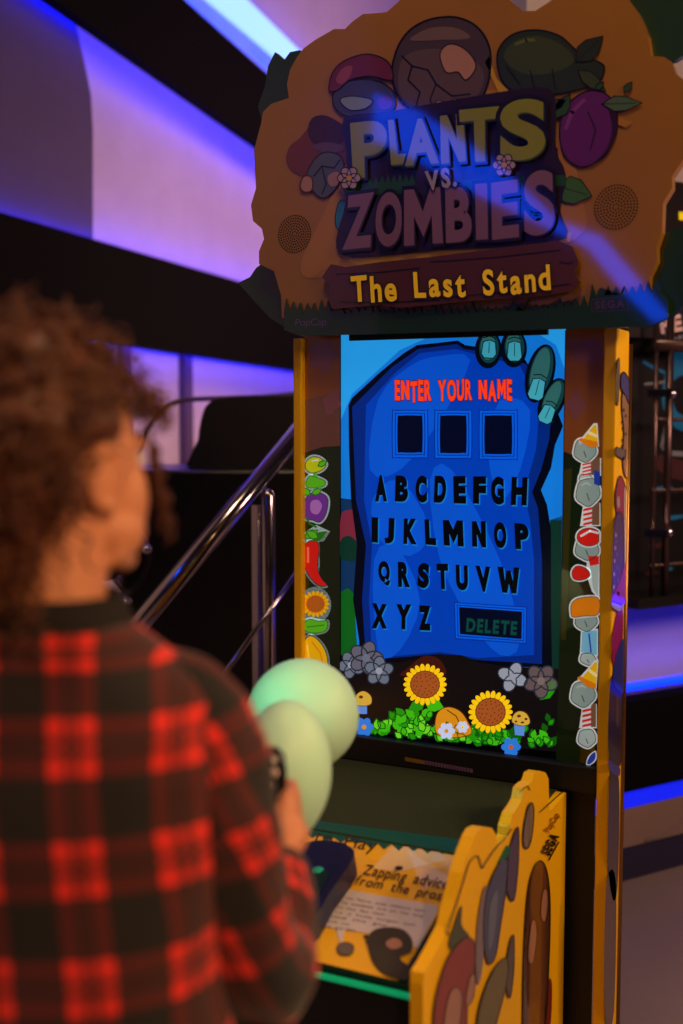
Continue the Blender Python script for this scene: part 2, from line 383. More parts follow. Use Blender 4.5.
for s in (.10, .16): MB().tube([rt(s, .96), rt(s, 1.90)], .013 if s > .12 else .008, M_tube).build('cage_post', g)
for z, r in ((1.775, .022), (1.535, .007), (1.305, .007), (1.06, .006)):
    MB().tube([rt(.09, z), rt(1.4, z)], r, M_tube).build('cage_rail', g)
for z in (1.62, 1.17):
    MB().box(rt(.10, z) - Vector((.02, .03, .012)), rt(.16, z) + Vector((.02, .01, .012)), mat('bright_chrome', (225, 222, 225), .12, 1)).ball(rt(.15, z, .05), .018, mat('bright_chrome', 0)).build('tube_clamp', g)
rbox(.02, 1.5, -.30, .05, .925, .958, mat('booth_black', 0)).build('booth_ledge', g)

# ------------------------------------------------ left: stair handrail and black booth furniture
def at(x, y, dep):            # a point seen at (x, y), dep metres ahead along the floor heading
    r = ray(x, y); return CAM + r * (dep / r.dot(FH))
M_chrome = mat('polished_steel', (200, 195, 198), .14, 1, vary=.05)
h = empty('handrail', (at(268, 600, 3.6).x, at(268, 600, 3.6).y, 0), 'polished steel stair handrail slanting up behind the arcade cabinet', 'handrail')
A0, A1 = at(100, 672, 3.25), at(345, 376, 3.75)
MB().tube([A0, A1], .030, M_chrome, 20).build('top_rail', h)
B0, B1 = at(190, 722, 3.35), at(345, 505, 3.78)
MB().tube([B0, B1], .0085, M_chrome, 10).build('lower_rail', h)
pt = at(268, 493, 3.58)
MB().tube([Vector((pt.x, pt.y, 0)), pt + Vector((0, 0, -.01)), pt + Vector((0, 0, .004)), pt + Vector((0, 0, .012))], [.021, .021, .017, .006], M_chrome, 16).build('post', h)
pt2 = at(256, 505, 3.60); MB().box((pt2.x-.010, pt2.y-.010, 0), (pt2.x+.010, pt2.y+.010, pt2.z), M_chrome).build('post', h)
p3 = at(105, 668, 3.26); MB().tube([Vector((p3.x, p3.y, 0)), p3], .02, M_chrome).build('post', h)
p4 = at(343, 380, 3.745); MB().tube([Vector((p4.x, p4.y, 0)), p4], .02, M_chrome).build('post', h)

M_lea = mat('black_leatherette', (20, 18, 20), .38, bump=.1, bscale=90)
r_ = empty('racing_machine', (at(215, 600, 4.4).x, at(215, 600, 4.4).y, 0), 'black sit-down racing machine with rounded seat back behind the handrail', 'arcade machine')
def cbox(mb, x0, x1, ztop, zbot, dep, th, m):
    a_ = at(x0, 470, dep); b_ = at(x1, 470, dep); a_.z = zbot; b_.z = zbot
    return mb.obox(a_, b_-a_, FH*th, Z*(ztop-zbot), m)
cbox(MB(), 120, 345, 1.353, 0, 4.3, .55, mat('black_gloss_panel', (15, 14, 18), .28)).build('body', r_, bevel=.01)  # machine body
po = [at(x, y, 4.5) for x, y in smooth([(197, 474), (198, 440), (203, 412), (212, 401), (232, 397), (290, 396), (335, 398), (345, 420), (345, 474)], 3)]
MB().prism(po, FH*.14, M_lea).build('seat_back', r_, bevel=.012)
MB().tube([at(x, y, 4.62) for x, y in smooth([(136, 475), (140, 448), (150, 425), (163, 409), (180, 401), (200, 399), (260, 397), (300, 394), (330, 396)], 3)[:-3*1]], .010, mat('violet_painted_metal', 0), 8).build('hoop_rail', r_)
MB().tube([at(150+8*math.cos(t), 522+3*math.sin(t), 4.25) for t in (0, 1)], .004, M_chrome, 6)
wc = at(106, 566, 3.95); ax = (FH*.8 + Z*.35 - RT*.5).normalized(); e1 = ax.orthogonal().normalized(); e2 = ax.cross(e1)
MB().tube([wc + (e1*math.cos(t) + e2*math.sin(t))*.145 for t in [2*math.pi*i/32 for i in range(32)]], .019, mat('black_rubber', (16, 15, 17), .4), 12, closed=True).build('steering_wheel', r_)
MB().tube([wc, wc + FH*.36 - Z*.05], .03, M_black).ball(wc, (.05, .05, .05), M_black).tube([wc - e1*.14, wc + e1*.14], .012, M_chrome).tube([wc - e2*.14, wc], .012, M_chrome).build('steering_column', r_)
for (x, y, a_, b_) in ((147, 549, .018, .018), (124, 601, .030, .017)):
    MB().ball(at(x, y, 3.80), (a_, a_, b_), mat('bright_chrome', 0)).tube([at(x, y, 3.80), at(x-10, y-4, 4.32)], .009, M_black).build('chrome_knob', r_)

# ================================================================== the arcade cabinet
cab = empty('arcade_cabinet', (0, 0, 0), 'tall yellow zombie shooting arcade cabinet with lit blue name entry screen', 'arcade machine')
M_yel = mat('yellow_side_laminate', (248, 192, 6), .35, vary=.05)
M_cab = mat('cabinet_black', (20, 20, 19), .5)
M_line = ink('outline', (22, 16, 18))
m = MB()
m.prism([(-.355, .02, 0), (.34, .02, 0), (.30, .12, 0), (.18, .5, 0), (-.2, .5, 0), (-.355, .12, 0)], (0, 0, .745), M_cab)
m.prism([(-.355, .045, .745), (.34, .045, .745), (.30, .12, .745), (.14, .42, .745), (-.16, .42, .745), (-.355, .12, .745)], (0, 0, .99), M_cab)
m.box((-.25, .02, 1.72), (.22, .3, 2.35), M_cab)
m.build('cabinet_body', cab)
for x0, x1 in ((.346, .374), (-.386, -.364)):
    sp = MB().box((x0, 0, .0), (x1, .105, 1.728), M_yel).build('side_panel', cab, bevel=.004)
    if x0 > 0:
        MB().tube([(x1+.001, .108, .03), (x1+.001, .108, 1.70)], .006, mat('dull_gold_trim', (150, 110, 60), .3, .9), 8).build('edge_trim', sp)
        a = Art((.3755, 0, 0), (1, 0, 0))
        tan, brn, rd, wh, bl, dk = ink('tan', (196, 150, 110)), ink('brown', (92, 62, 44)), ink('red', (196, 40, 16)), ink('white', (220, 205, 190)), ink('blue', (60, 70, 190)), ink('charcoal', (44, 34, 38))
        gr = ink('stone', (128, 116, 104))
        a.blob([(621, 378), (624, 372), (629, 380), (631, 395), (630, 405), (626, 396), (622, 390)], bl, 2, M_line, 1)
        a.blob([(623, 392), (630, 405), (630, 460), (627, 478), (623, 465), (624, 430), (622, 410)], tan, 1, M_line, .8)
        a.blob([(618, 360), (620, 362), (619, 400), (617, 404), (616, 380)], gr, 1)
        a.poly([(616, 447), (626, 450), (626, 456), (624, 460), (616, 455)], gr, 3, M_line, .8)
        for q in range(9): a.poly(ell(624+math.sin(q*2)*2, 410+q*6, .8, 1.6), M_line, 3)
        a.blob([(616, 492), (620, 476), (625, 485), (628, 505), (628, 530), (624, 520), (617, 515)], rd, 1, M_line, .8)
        a.blob([(617, 500), (619, 496), (620, 505), (618, 508)], wh, 2)
        a.blob([(624, 490), (628, 500), (628, 560), (622, 580), (624, 540)], wh, 2)
        a.blob([(614, 530), (619, 512), (623, 520), (624, 560), (619, 600), (613, 596)], brn, 3, M_line, .8)
        a.blob([(620, 580), (627, 560), (626, 600), (620, 604), (613, 606), (612, 600)], rd, 4)
        for q in range(10): a.poly(ell(616+math.sin(q*3)*2.4, 535+q*6.5, 1.0, 2.2), gr if q % 2 else wh, 4)
        a.blob([(612, 602), (622, 606), (620, 612), (612, 607)], wh, 5, M_line, .7)
        a.blob([(618, 610), (623, 612), (622, 650), (617, 672), (613, 665), (612, 640)], rd, 1)
        a.blob([(616, 655), (624, 640), (624, 690), (618, 690), (613, 680)], bl, 2)
        a.blob([(611, 680), (620, 676), (623, 690), (622, 760), (612, 764), (608, 740)], dk, 1)
        a.blob([(616, 700), (618, 696), (618, 722), (616, 728)], brn, 2)
        a.blob([(608, 760), (614, 764), (620, 768), (619, 776), (611, 772)], bl, 3)
        a.blob([(610, 776), (619, 780), (618, 880), (613, 900), (608, 860)], dk, 1)
        a.blob([(607, 880), (616, 884), (614, 1010), (606, 1024), (604, 960)], brn, 1)  # brown patch paints in the dark reflection along the lower edge
        a.build('printed_art', sp)

# ---- front bezel beside the screen
def clouds(a, side):
    br = ink('bezel_brown', (206, 130, 56)); mv = ink('bezel_mauve', (190, 124, 140)); gn = ink('bezel_green', (28, 70, 20)); g2 = ink('bezel_moss', (90, 104, 24))
    if side < 0:
        a.poly([(304, 334), (340, 332), (340, 450), (304, 462)], br, 1)
        a.poly([(304, 400), (340, 392), (340, 446), (322, 447), (304, 454)], mat('print_bezel_dusk', (140, 98, 90), .35, coat=1), 1.5)
        a.blob(ell(323, 356, 13, 16, 0, 12, 5, .18), mv, 2); a.blob(ell(332, 402, 8, 12, 20, 10, 4, .2), mv, 2)
        a.poly([(304, 453), (322, 447), (340, 446), (340, 745), (304, 742)], gn, 3)
    else:
        a.poly([(566, 328), (606, 327), (603, 470), (564, 452)], br, 1)
        a.blob(ell(588, 352, 17, 12, 0, 12, 5, .18), mv, 2); a.blob(ell(576, 405, 9, 14, 0, 12, 4, .2), mv, 2)
        a.poly([(565, 452), (580, 458), (603, 464), (594, 770), (556, 760)], gn, 3)
        a.poly([(564, 470), (572, 468), (566, 640), (561, 640)], g2, 3.5)
M_bz = mat('bezel_backing', (30, 26, 20), .5)
bz = MB().box((-.364, .02, .745), (-.282, .06, 1.728), M_bz).build('screen_surround', cab)
a = Art((0, .0195, 0), (0, -1, 0)); clouds(a, -1); a.build('printed_art', bz)
bz = MB().box((.258, .02, .745), (.346, .06, 1.728), M_bz).build('screen_surround', cab)
a = Art((0, .0195, 0), (0, -1, 0)); clouds(a, 1); a.build('printed_art', bz)
lg = MB().box((-.364, .0, .745), (.346, .045, .802), M_cab).build('lower_ledge', cab, bevel=.003)
a = Art((0, -.001, 0), (0, -1, 0))
a.poly([(405, 757), (473, 769), (473, 773), (405, 761)], ink('label_mauve', (150, 110, 150)), 1)
a.poly([(405, 757), (424, 760.3), (424, 764.3), (405, 761)], ink('label_gold', (170, 120, 20)), 2)
for q in range(16): a.stroke([(426+q*2.9, 761.5+q*.5), (426+q*2.9, 764.5+q*.5)], .9, ink('label_dark', (90, 60, 100)), 3)
a.build('label_sticker', lg)

# ---- stickers with white cut edges
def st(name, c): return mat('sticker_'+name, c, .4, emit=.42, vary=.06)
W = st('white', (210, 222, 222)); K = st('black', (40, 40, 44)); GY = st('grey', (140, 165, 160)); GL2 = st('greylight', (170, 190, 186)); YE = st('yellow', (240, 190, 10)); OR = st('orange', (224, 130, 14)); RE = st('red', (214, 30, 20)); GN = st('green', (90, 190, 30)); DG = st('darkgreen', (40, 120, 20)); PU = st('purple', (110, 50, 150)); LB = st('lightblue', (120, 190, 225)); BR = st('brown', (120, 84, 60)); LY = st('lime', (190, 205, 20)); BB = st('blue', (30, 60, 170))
def new(): return Art((0, .0185, 0), (0, -1, 0))
def halo(a, pts, k=2.2, lay=1): a.poly(cutout(pts, k), W, lay)
# left column: bulb fruit on leaves, purple fruit, chilli, sunflower, yellow gourd
a = new()
B = smooth([(306, 462), (312, 457), (320, 458), (326, 464), (322, 470), (312, 473), (306, 469)]); L = smooth([(306, 482), (310, 476), (318, 478), (325, 481), (324, 486), (314, 488), (307, 487)])
halo(a, B); halo(a, L); a.poly([(313, 470), (317, 470), (317, 480), (313, 480)], GN, 2); a.poly(B, LY, 3, K, .7); a.poly(L, GN, 4, DG, .7); a.stroke([(312, 461), (318, 460)], 1.4, W, 4); a.leaf(318, 466, 327, 461, .3, GN, 5, DG)
a.build('fruit_sticker', cab, 'lime round fruit sticker on leaves')
a = new()
B = smooth([(304, 508), (306, 498), (314, 492), (323, 494), (328, 500), (326, 514), (320, 522), (312, 520), (305, 518)])
halo(a, B); a.poly(B, PU, 2, K, .7); a.blob([(311, 502), (318, 500), (322, 506), (318, 514), (311, 512)], st('mauve', (170, 110, 190)), 3); a.leaf(310, 495, 302, 488, .35, GN, 4, DG); a.leaf(312, 494, 322, 489, .3, GN, 4, DG)
a.stroke([(306, 518), (310, 524), (316, 527)], 2, DG, 3)
a.build('plum_sticker', cab, 'purple fruit sticker')
a = new()
B = smooth([(305, 546), (309, 541), (317, 541), (319, 549), (318, 560), (318, 570), (322, 579), (327, 585), (320, 586), (312, 580), (306, 570), (303, 558)])
halo(a, B); a.poly(B, RE, 2, K, .7); a.stroke([(308, 548), (308, 562)], 2.2, st('pink', (245, 120, 90)), 3)
halo(a, [(305, 534), (316, 527), (328, 532), (322, 540), (308, 541)]); a.leaf(305, 538, 318, 530, .3, GN, 4, DG); a.leaf(312, 541, 327, 531, .25, DG, 4.6); a.leaf(318, 538, 306, 531, .3, GN, 5, DG)
a.build('chilli_sticker', cab, 'red chilli sticker')
a = new()
halo(a, ell(315, 605, 14, 16)); a.sunflower(315.5, 604, 13.5, YE, st('rust', (190, 100, 24)), OR, 2, 18, BR)
Lf = smooth([(304, 624), (310, 619), (318, 621), (327, 621), (326, 630), (316, 633), (306, 631)]); halo(a, Lf); a.poly(Lf, GN, 5, DG, .7); a.stroke([(307, 627), (324, 625)], .8, DG, 6)
a.build('sunflower_sticker', cab, 'sunflower sticker')
a = new()
B = smooth([(304, 660), (304, 644), (309, 636), (317, 639), (325, 650), (328, 664), (327, 680), (304, 682)]); halo(a, B); a.poly(B, YE, 2, K, .7); a.stroke([(312, 642), (320, 652), (323, 664)], 1.2, OR, 3); a.stroke([(307, 645), (309, 660)], 1.2, st('lemon', (250, 225, 90)), 3)
a.build('gourd_sticker', cab, 'yellow gourd sticker')
# right column: cones, stones, scarves, cap
def cone(a, bx0, by0, bx1, by1, tx, ty, lay):
    halo(a, [(bx0, by0), (tx-1.5, ty), (tx+1.5, ty), (bx1, by1)], 2.0, lay-.5)
    a.poly([(bx0+2, by0), (tx-1.5, ty+.5), (tx+1.5, ty+.5), (bx1, by1), ((bx0+bx1)/2, (by0+by1)/2+3)], YE, lay)
    a.poly([(bx0-2, by0-1), (bx0+1, by0-3), (bx1, by1-3), (bx1, by1+2), ((bx0+bx1)/2, (by0+by1)/2+4)], OR, lay+.3); a.stroke([((bx0+tx)/2+2, (by0+ty)/2), ((bx1+tx)/2, (by1+ty)/2+1)], 3, st('cream', (250, 235, 170)), lay+.5)
def stone(a, cx_, cy_, rx, ry, lay, c=None, right=None):
    P_ = [(min(x, right) if right else x, y) for x, y in ell(cx_, cy_, rx, ry, 12, 26, 5, .05)]
    halo(a, P_, 2, lay-.5); a.poly(P_, c or GY, lay, K, .7)
    a.stroke([(cx_-rx*.5, cy_-ry*.5), (cx_-rx*.1, cy_-ry*.65), (cx_+rx*.2, cy_-ry*.5)], 1.6, GL2, lay+.6); a.stroke([(cx_-rx*.1, cy_+ry*.1), (cx_+rx*.1, cy_+ry*.6)], .8, K, lay+.6)
def scarf(a, x, y, h_, lay, right):
    P_ = [(x-4, y), (x+4, y-1), (x+4, y+h_), (x-6, y+h_)]; halo(a, [(x-4, y), (right, y-2), (right, y+h_), (x-7, y+h_)], 1.5, lay-.5)
    a.poly([(x+4, y-2), (right, y-4), (right, y+h_), (x+4, y+h_)], BR, lay-.2); a.poly(P_, W, lay)
    for q in range(4): yy = y+1+q*h_/4; a.poly([(x-4.5, yy+2), (x+4, yy), (x+4, yy+h_/8), (x-5, yy+h_/8+2)], RE, lay+.2)
a = new(); stone(a, 585, 450, 11, 12, 3, right=599); cone(a, 580, 441, 598, 445, 595, 425, 5); scarf(a, 587, 461, 14, 2.4, 600); a.build('cone_sticker', cab, 'yellow cone sticker over a grey stone')
a = new(); stone(a, 588, 492, 12, 14, 3, right=600); a.poly([(594, 470), (600, 472), (600, 486), (594, 484)], BB, 4); stone(a, 586, 479, 7, 5, 2, GL2, 599); scarf(a, 588, 506, 19, 2.4, 599.5); a.build('stone_sticker', cab, 'grey stone sticker with striped scarf')
a = new(); stone(a, 587, 549, 12, 11, 3, right=599); P_ = [(min(x, 599), y) for x, y in ell(589, 537, 12, 9, 0, 24)]; halo(a, P_, 2, 3.5); a.poly(P_, RE, 5, K, .7); a.stroke([(581, 536), (590, 531), (598, 533)], 2.2, W, 6)
halo(a, [(587, 556), (599, 556), (599, 598), (592, 590), (588, 575)], 1.5, 2); a.poly([(588, 556), (599, 556), (599, 566), (590, 566)], RE, 3.2); a.poly([(590, 566), (599, 564), (598, 597), (593, 588)], GL2, 3.4); P_ = smooth([(572, 572), (577, 566), (587, 569), (590, 576), (582, 580), (574, 579)]); halo(a, P_, 1.8, 2); a.poly(P_, RE, 4, K, .6); a.build('helmet_sticker', cab, 'red striped dome sticker over pale shapes')
a = new(); stone(a, 586, 620, 11, 11, 3, right=598); P_ = smooth([(571, 612), (572, 603), (580, 598), (598, 598), (598, 614), (584, 616), (573, 617)]); halo(a, P_, 2, 4); a.poly(P_, OR, 6, BR, .8); P_ = [(582, 632), (597, 630), (597, 655), (581, 652)]; halo(a, P_, 1.8, 2); a.poly(P_, LB, 3); a.stroke([(589, 634), (591, 652)], 1.5, BB, 4); stone(a, 588, 659, 8, 6, 3.2, GL2, 597); a.build('cap_sticker', cab, 'orange cap sticker over pale blue cloth')
a = new(); stone(a, 583, 694, 12, 13, 3, right=597); cone(a, 579, 679, 596, 687, 596, 662, 5); scarf(a, 587, 707, 20, 2.4, 596); stone(a, 587, 738, 9, 9, 4, GL2, 595.5); P_ = smooth([(587, 763), (590, 756), (595, 752), (595, 759), (590, 764)]); halo(a, P_, 1.4, 2); a.poly(P_, BB, 4); a.build('cone_sticker', cab, 'yellow cone sticker at the bottom of the column')

# ---- the screen and its picture
scn = MB().box((-.282, .031, .802), (.258, .06, 1.735), mat('screen_back', (8, 8, 12), .3)).build('screen', cab)
a = Art((0, .0305, 0), (0, -1, 0))
sky = scr('sky', (16, 118, 216), .95); sky2 = scr('skylight', (36, 158, 236), .95); t1 = scr('tomb', (0, 62, 186), .85); t2 = scr('tomblight', (6, 84, 212), .85); t3 = scr('tombdark', (2, 40, 132), .8); kk = scr('ink', (3, 8, 26), .6)
a.poly([(341, 335), (566, 328.3), (557.5, 752), (341, 729)], sky, 1)
a.poly([(341, 335), (440, 332), (400, 350), (352, 394), (341, 420)], sky2, 1.4); a.poly([(520, 330), (566, 328.3), (565, 370), (556, 345), (540, 335)], sky2, 1.4)
a.poly([(341, 498), (356, 500), (358, 600), (341, 600)], scr('dusk', (14, 50, 92), .8), 2)
a.blob([(341, 516), (348, 510), (356, 514), (355, 545), (341, 545)], scr('rose', (120, 40, 60), .8), 2.4); a.blob([(341, 540), (350, 536), (358, 545), (356, 560), (341, 558)], scr('hedge', (12, 50, 40), .8), 2.8)
a.poly([(341, 592), (348, 588), (354, 594), (358, 664), (341, 662)], scr('lawn', (14, 96, 28), .8), 3)
a.poly([(552, 455), (563, 430), (562, 520), (551, 520)], sky, 2); a.poly([(550, 520), (562, 516), (559, 700), (549, 690)], scr('hedge', 0), 2)
tomb = [(348.5, 405), (352, 398), (378, 374), (390, 364), (404, 353), (417, 345), (436, 343), (458, 340.5), (465, 345), (478, 347), (500, 352), (524, 358), (538, 380), (556, 408), (563, 426), (555, 445), (551, 468), (541, 490), (547, 505), (551, 530), (551, 610), (552, 668), (500, 666), (478, 662), (461, 656), (440, 656), (400, 664), (360, 662), (359, 640), (353, 600), (357, 545), (351, 500), (349, 450)]
a.poly(tomb, kk, 4)
a.poly([(352, 407), (392, 367), (418, 349), (457, 344), (464, 349), (480, 351), (526, 364), (552, 408), (549, 440), (541, 470), (532, 492), (538, 508), (542, 560), (542, 664), (478, 660), (440, 654), (366, 660), (362, 600), (366, 545), (356, 500)], t3, 5)
a.poly([(366, 405), (396, 372), (420, 353), (456, 349), (520, 366), (540, 404), (536, 450), (524, 492), (530, 520), (534, 560), (534, 655), (478, 658), (440, 652), (372, 658), (369, 600), (372, 545), (364, 500)], t1, 6)
for P_ in ([(378, 400), (410, 366), (440, 356), (470, 360), (440, 420), (400, 470), (370, 470)], [(430, 480), (452, 470), (500, 560), (520, 640), (500, 655), (470, 620), (440, 560)], [(374, 560), (396, 546), (420, 600), (400, 650), (378, 650)], [(500, 400), (530, 410), (520, 470), (500, 500), (488, 450)], [(372, 500), (400, 480), (430, 530), (410, 556), (380, 540)]):
    a.poly(smooth(P_, 3), t2, 7 + random.random()*.3)
redo = scr('heading', (255, 62, 18), 1.0); dred = scr('headingedge', (60, 6, 14), .7)
a.line('ENTER YOUR NAME', (395, 400.5), (512, 399.3), 20, redo, 12, off=.045, out=dred, oo=.03, gap=.08, jit=.06)
fr = scr('frame', (4, 92, 226), .9); frd = scr('framedark', (2, 46, 150), .8); ib = scr('slot', (2, 10, 40), .6)
for x0, x1, y0, y1 in ((393, 427, 411, 457), (435.5, 471, 411, 457.5), (480, 516.5, 411, 458.5)):
    def rr(k): return smooth([(x0+k, y0+k+3), (x0+k+3, y0+k), (x1-k-3, y0+k), (x1-k, y0+k+3), (x1-k, y1-k-3), (x1-k-3, y1-k), (x0+k+3, y1-k), (x0+k, y1-k-3)], 3)
    a.poly(rr(-1), frd, 9); a.poly(rr(0), fr, 10); a.poly(rr(2), frd, 10.5); a.poly(rr(3), fr, 11); a.poly(rr(4.6), ib, 11.5)
lk = scr('letter', (4, 7, 18), .5); ls = scr('lettershade', (20, 120, 190), .9)
def row(txt, xs, yt0, yt1, yb0, yb1, xr=(372, 528)):
    for ch, (x0, x1) in zip(txt, xs):
        f = lambda x: (x-xr[0])/(xr[1]-xr[0])
        j = random.uniform(-.8, .8); q = [(x0+j, yt0+(yt1-yt0)*f(x0)), (x1+j, yt0+(yt1-yt0)*f(x1)+random.uniform(-.6, .6)), (x1-j*.5, yb0+(yb1-yb0)*f(x1)), (x0-j*.5, yb0+(yb1-yb0)*f(x0)+random.uniform(-.5, .5))]
        a.letter(ch, q, lk, 12.4, .07, shadow=ls, sh=(1.1, 1.4))
row('ABCDEFGH', [(375, 387), (395, 408), (415.5, 427), (434, 446), (453.5, 466), (473, 486), (491, 504), (511, 527)], 475, 477, 501, 505.5)
row('IJKLMNOP', [(371.5, 378), (384.5, 394), (403.5, 417), (425, 436), (443.5, 463.5), (472, 486), (494, 506.5), (515, 529)], 517, 523.5, 542.5, 549.5)
row('QRSTUVW', [(378.5, 390), (398, 410), (417.5, 429), (437, 448.5), (456, 468), (476, 491), (498, 520)], 560.5, 568, 585, 594.5)
row('XYZ', [(371.5, 387), (396, 411), (418.5, 431)], 603, 610, 628, 635)
def q4(k): return [(455+k, 603+k), (526-k, 607.6+k), (525.5-k, 643-k), (456+k, 638-k)]
a.poly(q4(-1), frd, 9); a.poly(q4(0), fr, 10); a.poly(q4(1.6), frd, 10.5); a.poly(q4(2.6), fr, 11); a.poly(q4(4), ib, 11.5)
a.line('DELETE', (466, 631), (516.5, 634.5), 13, scr('deleteword', (8, 70, 66), .8), 12.4, off=.04, out=scr('deletedge', (3, 24, 34), .7), gap=.14)
a.poly([(341, 655), (360, 661), (400, 662), (440, 654.5), (461, 655), (478, 662), (503, 666), (559, 669), (557.5, 752), (341, 729)], scr('soil', (18, 14, 16), .7), 13)
g1, g2, g3 = scr('flowergrey', (104, 116, 136), .8), scr('flowerwhite', (150, 160, 178), .8), scr('floweredge', (44, 48, 62), .7)
a.flower(351, 665, 11, g1, g2, 14, 5, .7, g3, .5); a.flower(366, 658, 14, scr('flowerdusk', (98, 98, 116), .8), g1, 15.5, 5, .7, g3); a.flower(379, 671, 12, g1, g2, 17, 5, .7, g3, 1.0)
a.flower(512.5, 677, 12, g2, g2, 14, 4, .75, g3, .4); a.flower(541, 681, 14, scr('flowerbrown', (98, 84, 86), .8), scr('flowerbrownc', (120, 106, 104), .8), 14, 5, .7, g3, .3)
lf = [scr('leaf%d' % i, c, .85) for i, c in enumerate([(34, 150, 14), (62, 190, 20), (110, 220, 40), (16, 92, 12)])]
def bush(x0, x1, yb, hgt, n, lay, cols):
    for i in range(n):
        x = random.uniform(x0, x1); u = (x-x0)/(x1-x0); hh = hgt(u); y = yb(u) - random.uniform(0, hh); an = random.uniform(-1.0, 1.0); L_ = random.uniform(8, 13)
        a.leaf(x, y, x+math.sin(an)*L_, y-math.cos(an)*L_, .36, random.choice(cols), lay+i*.03, lf[3] if i % 2 else None)
bush(372, 482, lambda u: 736+u*10, lambda u: 26*math.sin(min(1, u*1.6+.1)*1.9)*(1 if u < .55 else .55), 90, 14, lf[:3])
bush(478, 552, lambda u: 745+u*4, lambda u: 8+22*u*u, 55, 14, [lf[0], lf[3], lf[1]])
a.leaf(540, 700, 556, 680, .3, lf[0], 14)
a.poly(smooth([(402, 676), (408, 668), (424, 656), (440, 660), (444, 676)]), scr('rootbrown', (70, 24, 18), .7), 16)
a.leaf(425, 702, 444, 708, .4, lf[1], 17); a.leaf(425, 702, 408, 710, .35, lf[0], 17)
ye, yd, ds = scr('petal', (246, 200, 16), .95), scr('petaldark', (96, 50, 10), .8), scr('disc', (160, 82, 34), .9)
a.sunflower(425, 684.5, 21, ye, ds, yd, 17.5, 22, yd); a.sunflower(490.5, 712, 21.5, ye, ds, yd, 17.5, 22, yd)
pt_ = scr('tuber', (214, 142, 26), .9); a.poly(smooth([(435, 724), (438, 712), (448, 707), (460, 711), (468, 722), (471, 734), (450, 738), (437, 734)]), pt_, 16.8, yd, .8); a.stroke([(447, 710), (456, 716), (460, 724)], 1, yd, 17.4)
a.flower(446.5, 731, 7, scr('daisy', (190, 205, 240), .95), pt_, 18, 6, .7); a.flower(462.5, 727, 5, scr('daisy', 0), ye, 18, 6, .7)
a.poly([(514, 724), (525, 725), (524, 736), (515, 735)], scr('stalkblue', (90, 140, 220), .9), 17); a.blob([(512, 722), (514, 714), (520, 711), (527, 714), (530, 723), (522, 726)], scr('capcream', (206, 168, 60), .9), 18, yd, .7); a.poly(ell(519, 716, 2, 1.4), yd, 19); a.poly(ell(526, 719, 1.6, 1.2), yd, 19); a.poly(ell(516, 721.5, 1.3, 1), yd, 19); a.poly(ell(522.5, 722.5, 1.8, 1), yd, 19)
a.poly([(356, 706), (367, 705), (367, 714), (358, 714)], scr('stalkblue', 0), 17); a.blob([(354, 703), (357, 694), (364, 691), (371, 696), (371, 704), (362, 706)], scr('capcream', 0), 18, yd, .7); a.poly(ell(361, 697, 2, 1.6), yd, 19)
bf = scr('blueflower', (44, 120, 220), .95); a.flower(364, 727, 8, bf, pt_, 18, 6, .7); a.flower(511, 747, 8, bf, scr('rustdot', (190, 90, 40), .9), 18.5, 6, .7)
# fingers over the stone
fd, fm, fl_, fe = scr('fingerdark', (16, 62, 66), .8), scr('finger', (44, 100, 98), .85), scr('nail', (60, 160, 180), .9), scr('fingeredge', (2, 14, 24), .5)
for (cx_, cy_, rx, ry, ro, nx, ny, nr, nh) in ((489, 348, 11.5, 17, 3, 489, 349, 9, 7), (514.5, 347, 11.5, 17, 0, 514.5, 351, 9, 8), (541, 372, 12.5, 28, 14, 537, 389, 9.5, 9), (553, 399, 10.5, 22, 24, 547, 414, 9, 7.5)):
    a.poly(ell(cx_-.8, cy_+1.5, rx+1.8, ry+2, ro), fe, 20); a.poly(ell(cx_, cy_, rx-1.6, ry-1.8, ro), fd, 20.6); a.poly(ell(cx_-1, cy_-1, rx-4, ry-4, ro), fm, 20.9)
    R_ = math.radians(ro); cn, sn = math.cos(R_), math.sin(R_); k_ = nr-1.5
    def T_(u, v): return (nx + u*cn - v*sn, ny + u*sn + v*cn)
    a.poly([T_(*p_) for p_ in ((-k_*.8, -nh), (0, -nh-2), (k_*.8, -nh), (k_, nh-2), (k_*.6, nh+2), (-k_*.6, nh+2), (-k_, nh-2))], fl_, 21.3, fe, .9)
    a.stroke([T_(-k_*.8, -nh-4), T_(0, -nh-6), T_(k_*.8, -nh-4)], 1, fe, 21.6); a.stroke([T_(0, -nh), T_(0, nh-3)], .8, fd, 21.7)
a.build('screen_picture', scn)

# ---- the marquee
mq = empty('marquee', (0, -.02, 2.1), None, None); mq.parent = cab
ORG = mat('marquee_orange', (156, 106, 26), .35, vary=.14, scale=3, coat=1)
def reg(name, px, y0, th, m): return MB().prism([onY(x, y, y0) for x, y in px], (0, th, 0), m)
outline = [(282, 318), (281, 295), (274, 271), (259, 264), (259, 251), (264, 239), (262, 229), (253, 221), (251, 205), (256, 188), (255, 169), (254, 150), (261, 124), (263, 112), (271, 104), (289, 98), (287, 84), (290, 70), (297, 57), (304, 48), (315, 40), (334, 29), (345, 29), (352, 22), (363, 14), (378, 13), (387, 12), (398, 2), (412, -10), (440, -16), (470, -14), (500, -8), (512, 2), (523, 11), (535, 11), (549, 2), (566, -10), (600, -14), (625, -6), (640, 15), (648, 35), (651, 56), (664, 57), (672, 62), (676, 74), (690, 84), (696, 110), (694, 140), (684, 158), (672, 176), (672, 188), (663, 203), (662, 232), (657, 247), (657, 262), (650, 276), (646, 318)]
MB().prism([onY(x, y, -.04) for x, y in outline], (0, .03, 0), ORG).build('sign_board', mq)
LV = mat('dark_leaf_green', (20, 54, 26), .4, coat=1, vary=.2); LV2 = mat('mid_leaf_green', (40, 78, 34), .4, coat=1)
